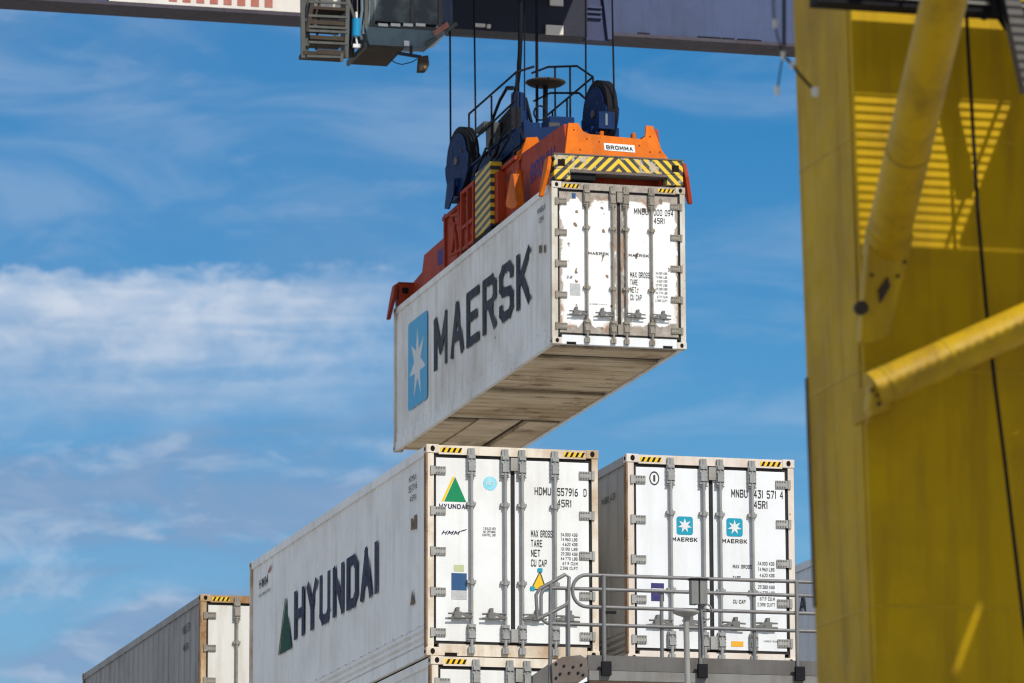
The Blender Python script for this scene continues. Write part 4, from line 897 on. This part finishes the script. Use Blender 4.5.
# ------------------------------------------------------------------ near crane leg (yellow)
lg = thing('portal_crane', 'big yellow crane leg with pipe braces, blurred and close at the right edge', 'crane leg', (11.0, 32, 0))
LY = 32.0
def rel(mb): mb.v = [(x-11.0, y-LY, z) for x, y, z in mb.v]; return mb
def fx(z): return 10.940 + (9.89 - z)*.0215   # the leg leans a little
c1 = MB(); z0, z1 = 0, 14.5
w_, d_ = 1.62, 1.35
vs = [(fx(z)+dx, LY+dy, z) for z in (z0, z1) for dx, dy in ((0,0),(w_,0),(w_,d_),(0,d_))]
c1.add(vs, [(0,3,2,1), (4,5,6,7), (0,1,5,4), (1,2,6,5), (2,3,7,6), (3,0,4,7)]); rel(c1).build('column', YELLOW, lg, .012)
c1 = MB(); 
for z in (2, 4.2): pass
c1.add([(fx(z)-.012+dx, LY+d_-.05+dy, z) for z in (5.75, 7.5) for dx, dy in ((0,0),(.012,0),(.012,.05),(0,.05))], [(0,3,2,1), (4,5,6,7), (0,1,5,4), (1,2,6,5), (2,3,7,6), (3,0,4,7)]); rel(c1).build('column_edge', STEELB, lg)
for z in (5.6, 7.35, 9.1):
    w1 = MB(); x = fx(z); w1.add([(x-.004, LY-.004, z-.006), (x+w_, LY-.004, z-.006), (x+w_, LY-.004, z+.006), (x-.004, LY-.004, z+.006)], [(0,1,2,3)])
    w1.add([(x-.004, LY-.004, z-.006), (x-.004, LY+d_, z-.006), (x-.004, LY+d_, z+.006), (x-.004, LY-.004, z+.006)], [(0,1,2,3)])
    rel(w1).build('weld_seam', PIPEY, lg)
w1 = MB(); w1.add([(fx(z)+dx, LY+dy, z) for z in (z0, z1) for dx, dy in ((-.010,.075),(-.0005,.075),(-.0005,.105),(-.010,.105))], [(0,3,2,1), (4,5,6,7), (0,1,5,4), (1,2,6,5), (2,3,7,6), (3,0,4,7)]); rel(w1).build('edge_strip', YELLOW, lg)
# round braces in front of it
def extend(a, b, k): return a + (b-a)*k
p0, p1 = ony(29.2, 944, 0), ony(31.4, 889, 232)
b1 = MB(); b1.tube([extend(p1, p0, 1.9), p1, extend(p1, p0, -.10)], .160, 24, caps=True); bo = rel(b1).build('brace', PIPEY, lg)
P = [ony(31.5, *q_) for q_ in ((868,226),(912,236),(897,292),(888,336),(880,342),(866,345),(858,342),(860,318),(862,290))]
b1 = MB(); b1.prism([(q_.x, q_.z) for q_ in P], 1, 31.44, 31.56); rel(b1).build('end_plate', PIPEY, bo, .01)
b1 = MB(); q_ = ony(31.42, 861, 308); b1.disc(q_, 1, .05, .05, 14); q_ = ony(31.42, 884, 290); b1.prism([(q_.x-.03, q_.z-.10), (q_.x+.05, q_.z+.03), (q_.x+.03, q_.z+.10), (q_.x-.04, q_.z-.0)], 1, 31.42, 31.436); rel(b1).build('pin_hole', BROWNM, bo)
dd = (p0-p1).normalized(); COLLAR = painted('worn_yellow_collar', (.48,.31,.01), (.14,.08,.03), .7, .2, .5, 4, .3, seed=93)
for k0, k1_ in ((.02,.05), (.9,.93)): b1 = MB(); b1.tube([p1+dd*k0, p1+dd*k1_], .164, 24); rel(b1).build('brace_clamp', COLLAR, bo)
p0, p1 = ony(31.2, 1024, 323), ony(31.2, 872, 391)
b2 = MB(); b2.tube([extend(p1, p0, 2.2), p1], .138, 24); b2o = rel(b2).build('brace', PIPEY, lg)
dd = (p0-p1).normalized(); CLAMP = painted('scuffed_yellow_clamp', (.50,.33,.01), (.15,.09,.03), .7, .2, .5, 4, .3, seed=92)
for k0, k1_ in ((.10,.125), (.62,.66)): b2 = MB(); b2.tube([p1+dd*k0, p1+dd*k1_], .142, 24); rel(b2).build('brace_clamp', CLAMP, b2o)
P = [ony(31.2, *q_) for q_ in ((869,384),(876,374),(884,396),(886,408),(870,417),(866,409))]
b2 = MB(); b2.prism([(q_.x, q_.z) for q_ in P], 1, 31.13, 31.27); rel(b2).build('end_plate', PIPEY, b2o, .01)
for px, py in ((878,395),(879,404),(872,390)):
    q_ = ony(31.12, px, py); b2 = MB(); b2.disc((q_.x, 31.125, q_.z), 1, .014, .02, 6); rel(b2).build('bolt', BROWNM, b2o)
for px, py in ((902,250),(905,262),(880,250),(872,275),(898,276)):
    q_ = ony(31.43, px, py); b2 = MB(); b2.disc((q_.x, 31.435, q_.z), 1, .014, .02, 6); rel(b2).build('bolt', BROWNM, bo)
P = [ony(31.6, *q_) for q_ in ((866,380),(866,424),(884,415),(905,402),(905,385))]
b2 = MB(); b2.prism([(q_.x, q_.z) for q_ in P], 1, 31.55, 31.60); b2.box(P[0].x+.02, P[0].x+.06, 31.24, 31.98, P[1].z+.05, P[0].z-.03); rel(b2).build('gusset_plate', YELLOW, b2o)
# walkway bracket, cable tray and grating just above the picture
k1 = MB(); a, c_ = ony(31.3, 826, -6), ony(31.3, 1040, 11); k1.box(a.x-.02, a.x+2.6, 31.42, 31.62, c_.z, c_.z+.10); rel(k1).build('bracket_beam', BLACKM, lg)
k1 = MB(); k1.box(a.x+.02, a.x+2.6, 31.39, 31.419, c_.z+.05, c_.z+.07); rel(k1).build('bracket_trim', STEELL, lg)
WZ = 10.15
k1 = MB()
for i in range(20):
    y = 31.38 - i*.075; k1.box(10.9, 12.5, y-.0095, y+.0095, WZ, WZ+.008)
for x in (11.2, 11.85, 12.4): k1.box(x, x+.02, 29.91, 31.4, WZ-.01, WZ+.028)
rel(k1).build('walkway_grating', STEELG, lg)
k1 = MB(); k1.box(10.9, 13.6, 31.42, 31.74, WZ, WZ+.05); k1.box(12.51, 13.6, 29.91, 31.418, WZ, WZ+.05); k1.box(10.86, 10.899, 29.9, 31.7, WZ-.02, WZ+.15); k1.box(13.6, 13.7, 29.9, 31.99, WZ-.2, WZ+.05); rel(k1).build('walkway_plate', STEELG, lg)
k1 = MB(); k1.box(7.5, 15.6, 17.5, 26.0, WZ-.06, WZ+.02)  # unseen deck added to shade the leg, slots cut to let sun through
for i in range(97):
    y0_ = 26.0 + i*.04; gaps = []
    if 27.55 < y0_ < 29.0: xs = 12.05 + (y0_+.02-27.76)/.669; gaps.append((xs-.33, xs+.33))
    if 26.35 < y0_ < 27.0: gaps.append((13.66, 13.72))
    if 28.35 < y0_ < 29.2: gaps.append((13.42, 13.50))
    x_ = 7.5
    for g0, g1_ in sorted(gaps): k1.box(x_, g0, y0_+.0005, y0_+.0395, WZ-.06, WZ+.02); x_ = g1_
    k1.box(x_, 15.6, y0_+.0005, y0_+.0395, WZ-.06, WZ+.02)
k1.box(7.5, 11.5, 26.0, 29.9, WZ-.09, WZ-.062); k1.box(14.3, 15.6, 26.0, 29.9, WZ-.09, WZ-.062)
for y_ in (26.2, 27.3, 29.4): k1.box(11.501, 14.299, y_, y_+.08, WZ-.12, WZ-.062)
k1.box(13.75, 13.95, 25.4, 31.99, WZ-.25, WZ-.012); rel(k1).build('added_shade_deck', STEELG, lg)
k1 = MB(); k1.box(14.9, 15.4, 25.6, 26.1, 0, WZ-.003); rel(k1).build('shade_deck_post', YELLOW, lg)  # post under the added shade deck
k1 = MB(); k1.box(14.9, 15.4, 18.0, 18.5, 0, WZ-.003); rel(k1).build('shade_deck_post', YELLOW, lg)
# dark fittings and hoses at the upper right corner
hs = MB()
for k, (pp) in enumerate((((962,-20),(975,8),(984,15),(996,10),(1010,-20)), ((985,-15),(1000,14),(1004,26),(1012,5),(1020,-20)), ((1000,-20),(1010,18),(1030,60)))):
    hs.tube([ony(31.5-.1*k, *q_) for q_ in pp], .045, 8)
rel(hs).build('hose', BLACKM, lg)
hs = MB(); hs.bar(ony(31.3, 1006, -20), ony(31.3, 1030, 92), .12, .10); rel(hs).build('conduit', STEELG, lg)
cbm = MB(); pts = [ony(31.75, *q_) for q_ in ((965,-20),(968,45),(973,130),(978,215),(986,305),(995,385),(1004,455),(1014,540),(1024,625),(1034,700))]; cbm.tube(pts, .015, 8)
tag(cbm.build('power_cable', ROPE), 'thin black cable hanging loose down the dark face of the yellow leg', 'cable')
hc = thing('hanging_cable', 'thin dangling cables with white connectors beside the top of the yellow leg', 'cable', ony(30.0, 783, 60))
o_ = Vector(hc.location)
hm = MB(); 
hm.tube([ony(30, 784,-30)-o_, ony(30, 784,46)-o_], .013, 6); hm.tube([ony(30,772,-30)-o_, ony(30,774,20)-o_, ony(30,778,38)-o_, ony(30,783,55)-o_, ony(30,780,72)-o_, ony(30,777,92)-o_], .006, 6)
hm.tube([ony(30,783,55)-o_, ony(30,792,64)-o_, ony(30,800,75)-o_, ony(30,812,88)-o_], .011, 6); hm.build('cable_strand', ROPE, hc)
for q_, w in (((775,24), .018), ((783,56), .017), ((777,91), .022), ((792,65), .017), ((815,92), .03)):
    p = ony(30, *q_)-o_; hm = MB(); hm.tube([p+Vector((0,0,.03)), p-Vector((0,0,.03))], w, 8, w*.7); hm.build('connector', WHITEP, hc)

# ------------------------------------------------------------------ walkway in front of the stacks
DY, DB = 57.4, 58.9
wk = thing('walkway', 'grey steel walkway with pipe railings in front of the two-emblem container', 'walkway', (16.3, DY, 0))
def rw(mb): mb.v = [(x-16.3, y-DY, z) for x, y, z in mb.v]; return mb
xl, xr = ony(DY, 588, 655).x, 22.6
zt, zmid, zb = 8.288, 8.085, 7.96
k1 = MB(); k1.box(xl, xr, DY, DY+.06, zmid+.012, zt); rw(k1).build('deck_beam', STEELG, wk)
k1 = MB(); k1.box(xl, xr, DY-.06, DY+.05, zb, zmid); k1.box(xl, xr, DY+.06, DB+.1, zt-.06, zt-.02); rw(k1).build('deck', DECKM, wk)
k1 = MB(); k1.box(xl, xr, DY-.06, DB+.1, zb-.10, zb-.003); rw(k1).build('lower_beam', UNDERD, wk)
P = [ony(DY-.1, *q_) for q_ in ((551,664),(562,657),(580,655),(587,659),(588,676),(578,683),(552,684))]
k1 = MB(); k1.prism([(q_.x, q_.z) for q_ in P], 1, DY-.12, DY-.07); bp = rw(k1).build('end_plate', STEELB, wk, .01)
k1 = MB()
for px, py in ((556,664),(564,666),(573,667),(581,665),(560,674),(569,673),(578,673),(583,675),(556,678)):
    q_ = ony(DY-.12, px, py); k1.disc((q_.x, DY-.125, q_.z), 1, .018, .02, 8)
rw(k1).build('bolt', BLACKM, bp)
P = [ony(DY, *q_) for q_ in ((532,690),(532,676),(549,664),(552,664),(552,690))]
k1 = MB(); k1.prism([(q_.x, q_.z) for q_ in P], 1, DY-.05, DY+.05); rw(k1).build('stair_stringer', STEELG, wk)
R_ = .024
def W2(px, py, y=DY): return ony(y, px, py)
ztop = 9.32; zmi = W2(700, 610).z
def arc(c, r, a0, a1, y, n=6): return [(c[0]+r*math.cos(rad(a0+(a1-a0)*i/n)), y, c[1]+r*math.sin(rad(a0+(a1-a0)*i/n))) for i in range(n+1)]
xL = W2(573, 590).x; r = .19
k1 = MB(); yF = DY+.02
loop = [(xr, yF, ztop)] + arc((xL+r, ztop-r), r, 90, 180, yF) + arc((xL+r, zmi+r), r, 180, 270, yF) + [(xr, yF, zmi)]
k1.tube(loop, R_, 8)
rw(k1).build('railing', RAILM, wk)
yB = DB
zt2, zm2 = W2(700, 592.5, yB).z, W2(700, 628, yB).z
xL2 = W2(541, 600, yB).x
k1 = MB(); loop = [(xr, yB, zt2)] + arc((xL2+.12, zt2-.12), .12, 90, 180, yB) + arc((xL2+.12, zm2+.12), .12, 180, 270, yB) + [(xr, yB, zm2)]; k1.tube(loop, R_, 8); rw(k1).build('railing', RAILM, wk)
for px in (604, 700, 797):
    x = W2(px, 640).x; k1 = MB(); k1.tube([(x, yF-.03, zb+.02), (x, yF-.03, ztop)], .028, 8); po = rw(k1).build('post', RAILM, wk)
    k1 = MB(); k1.box(x-.062, x+.062, DY-.13, DY-.062, zb+.06, zt-.09); rw(k1).build('post_socket', BLACKM, po)
for px in (568, 662.5, 755):
    x = W2(px, 640, yB).x; k1 = MB(); k1.tube([(x, yB+.03, zt-.05), (x, yB+.03, zt2)], .026, 8); rw(k1).build('post', RAILM, wk)
k1 = MB(); ys = DY-.05; P = [W2(*q_, ys) for q_ in ((537.5,619),(536,595),(540,588.5),(552,582),(565,574.5),(569,577),(568.5,600),(566,605),(552,612),(537.5,619))]
k1.tube(P, R_, 8); k1.tube([W2(550.5, 583, ys), W2(550, 690, ys)], .026, 8); k1.tube([W2(568.5, 600, ys), W2(568.5, 662, ys)], .024, 8); rw(k1).build('stair_railing', RAILM, wk)
for px0, px1 in ((690, 697.6), (698.6, 706.5)):
    jb = MB(); a, c_ = W2(px0, 580, DY-.08), W2(px1, 605, DY-.08); jb.box(a.x, c_.x, DY-.14, DY-.02, c_.z, a.z); rw(jb).build('junction_box', STEELD2, wk, .01)
jb = MB(); a, c_ = W2(690, 578.5, DY-.08), W2(706.5, 580.5, DY-.08); jb.box(a.x-.01, c_.x+.01, DY-.16, DY-.01, c_.z, a.z); rw(jb).build('box_hood', BLACKM, wk)
jb = MB(); jb.tube([W2(701, 605, DY-.06), W2(703, 640, DY-.06), W2(703, 655, DY-.06)], .014, 6)
c0 = W2(707, 612, DY-.05); jb.tube([c0 + Vector((.07*math.cos(t*.6), 0, .10*math.sin(t*.6))) for t in range(10)], .012, 6); rw(jb).build('conduit', RAILM, wk)
sg = MB(); a, c_ = W2(606, 611, DY-.03), W2(616, 614, DY-.03); sg.box(a.x, c_.x, DY-.05, DY-.01, c_.z, a.z); rw(sg).build('sensor', BLACKM, wk)
for x in (16.2, 19.1, 22.4):
    for y in (DY+.1, DB-.05): sc_ = MB(); sc_.box(x-.09, x+.09, y-.09, y+.09, 0, zb-.104); rw(sc_).build('support_column', STEELG, wk)
YL = 54.3
lm = thing('lamp_post', 'slim pale pole with a shallow disc lamp, in front of the walkway beam', 'lamp', (ony(YL, 688, 690).x, YL, 0))
o_ = Vector(lm.location)
k1 = MB(); xt = ony(YL, 686, 616); k1.tube([(0,0,0), (0,0,7.2), (xt.x-o_.x, 0, xt.z)], .036, 10); k1.build('pole', STEELL, lm)
k1 = MB(); n = 20; vs = []; fs = []
prof = [(.05,-.03),(.11,-.01),(.16,.015),(.165,.035),(.12,.055),(.0,.065)]
for rr, dz in prof: vs += [(xt.x-o_.x + rr*math.cos(2*math.pi*i/n), rr*math.sin(2*math.pi*i/n), xt.z+.02+dz) for i in range(n)]
for k in range(len(prof)-1): fs += [(k*n+i, k*n+(i+1)%n, (k+1)*n+(i+1)%n, (k+1)*n+i) for i in range(n)]
k1.add(vs, fs, True); k1.add(vs[:n], [tuple(range(n))]); k1.build('lamp_head', STEELL, lm)
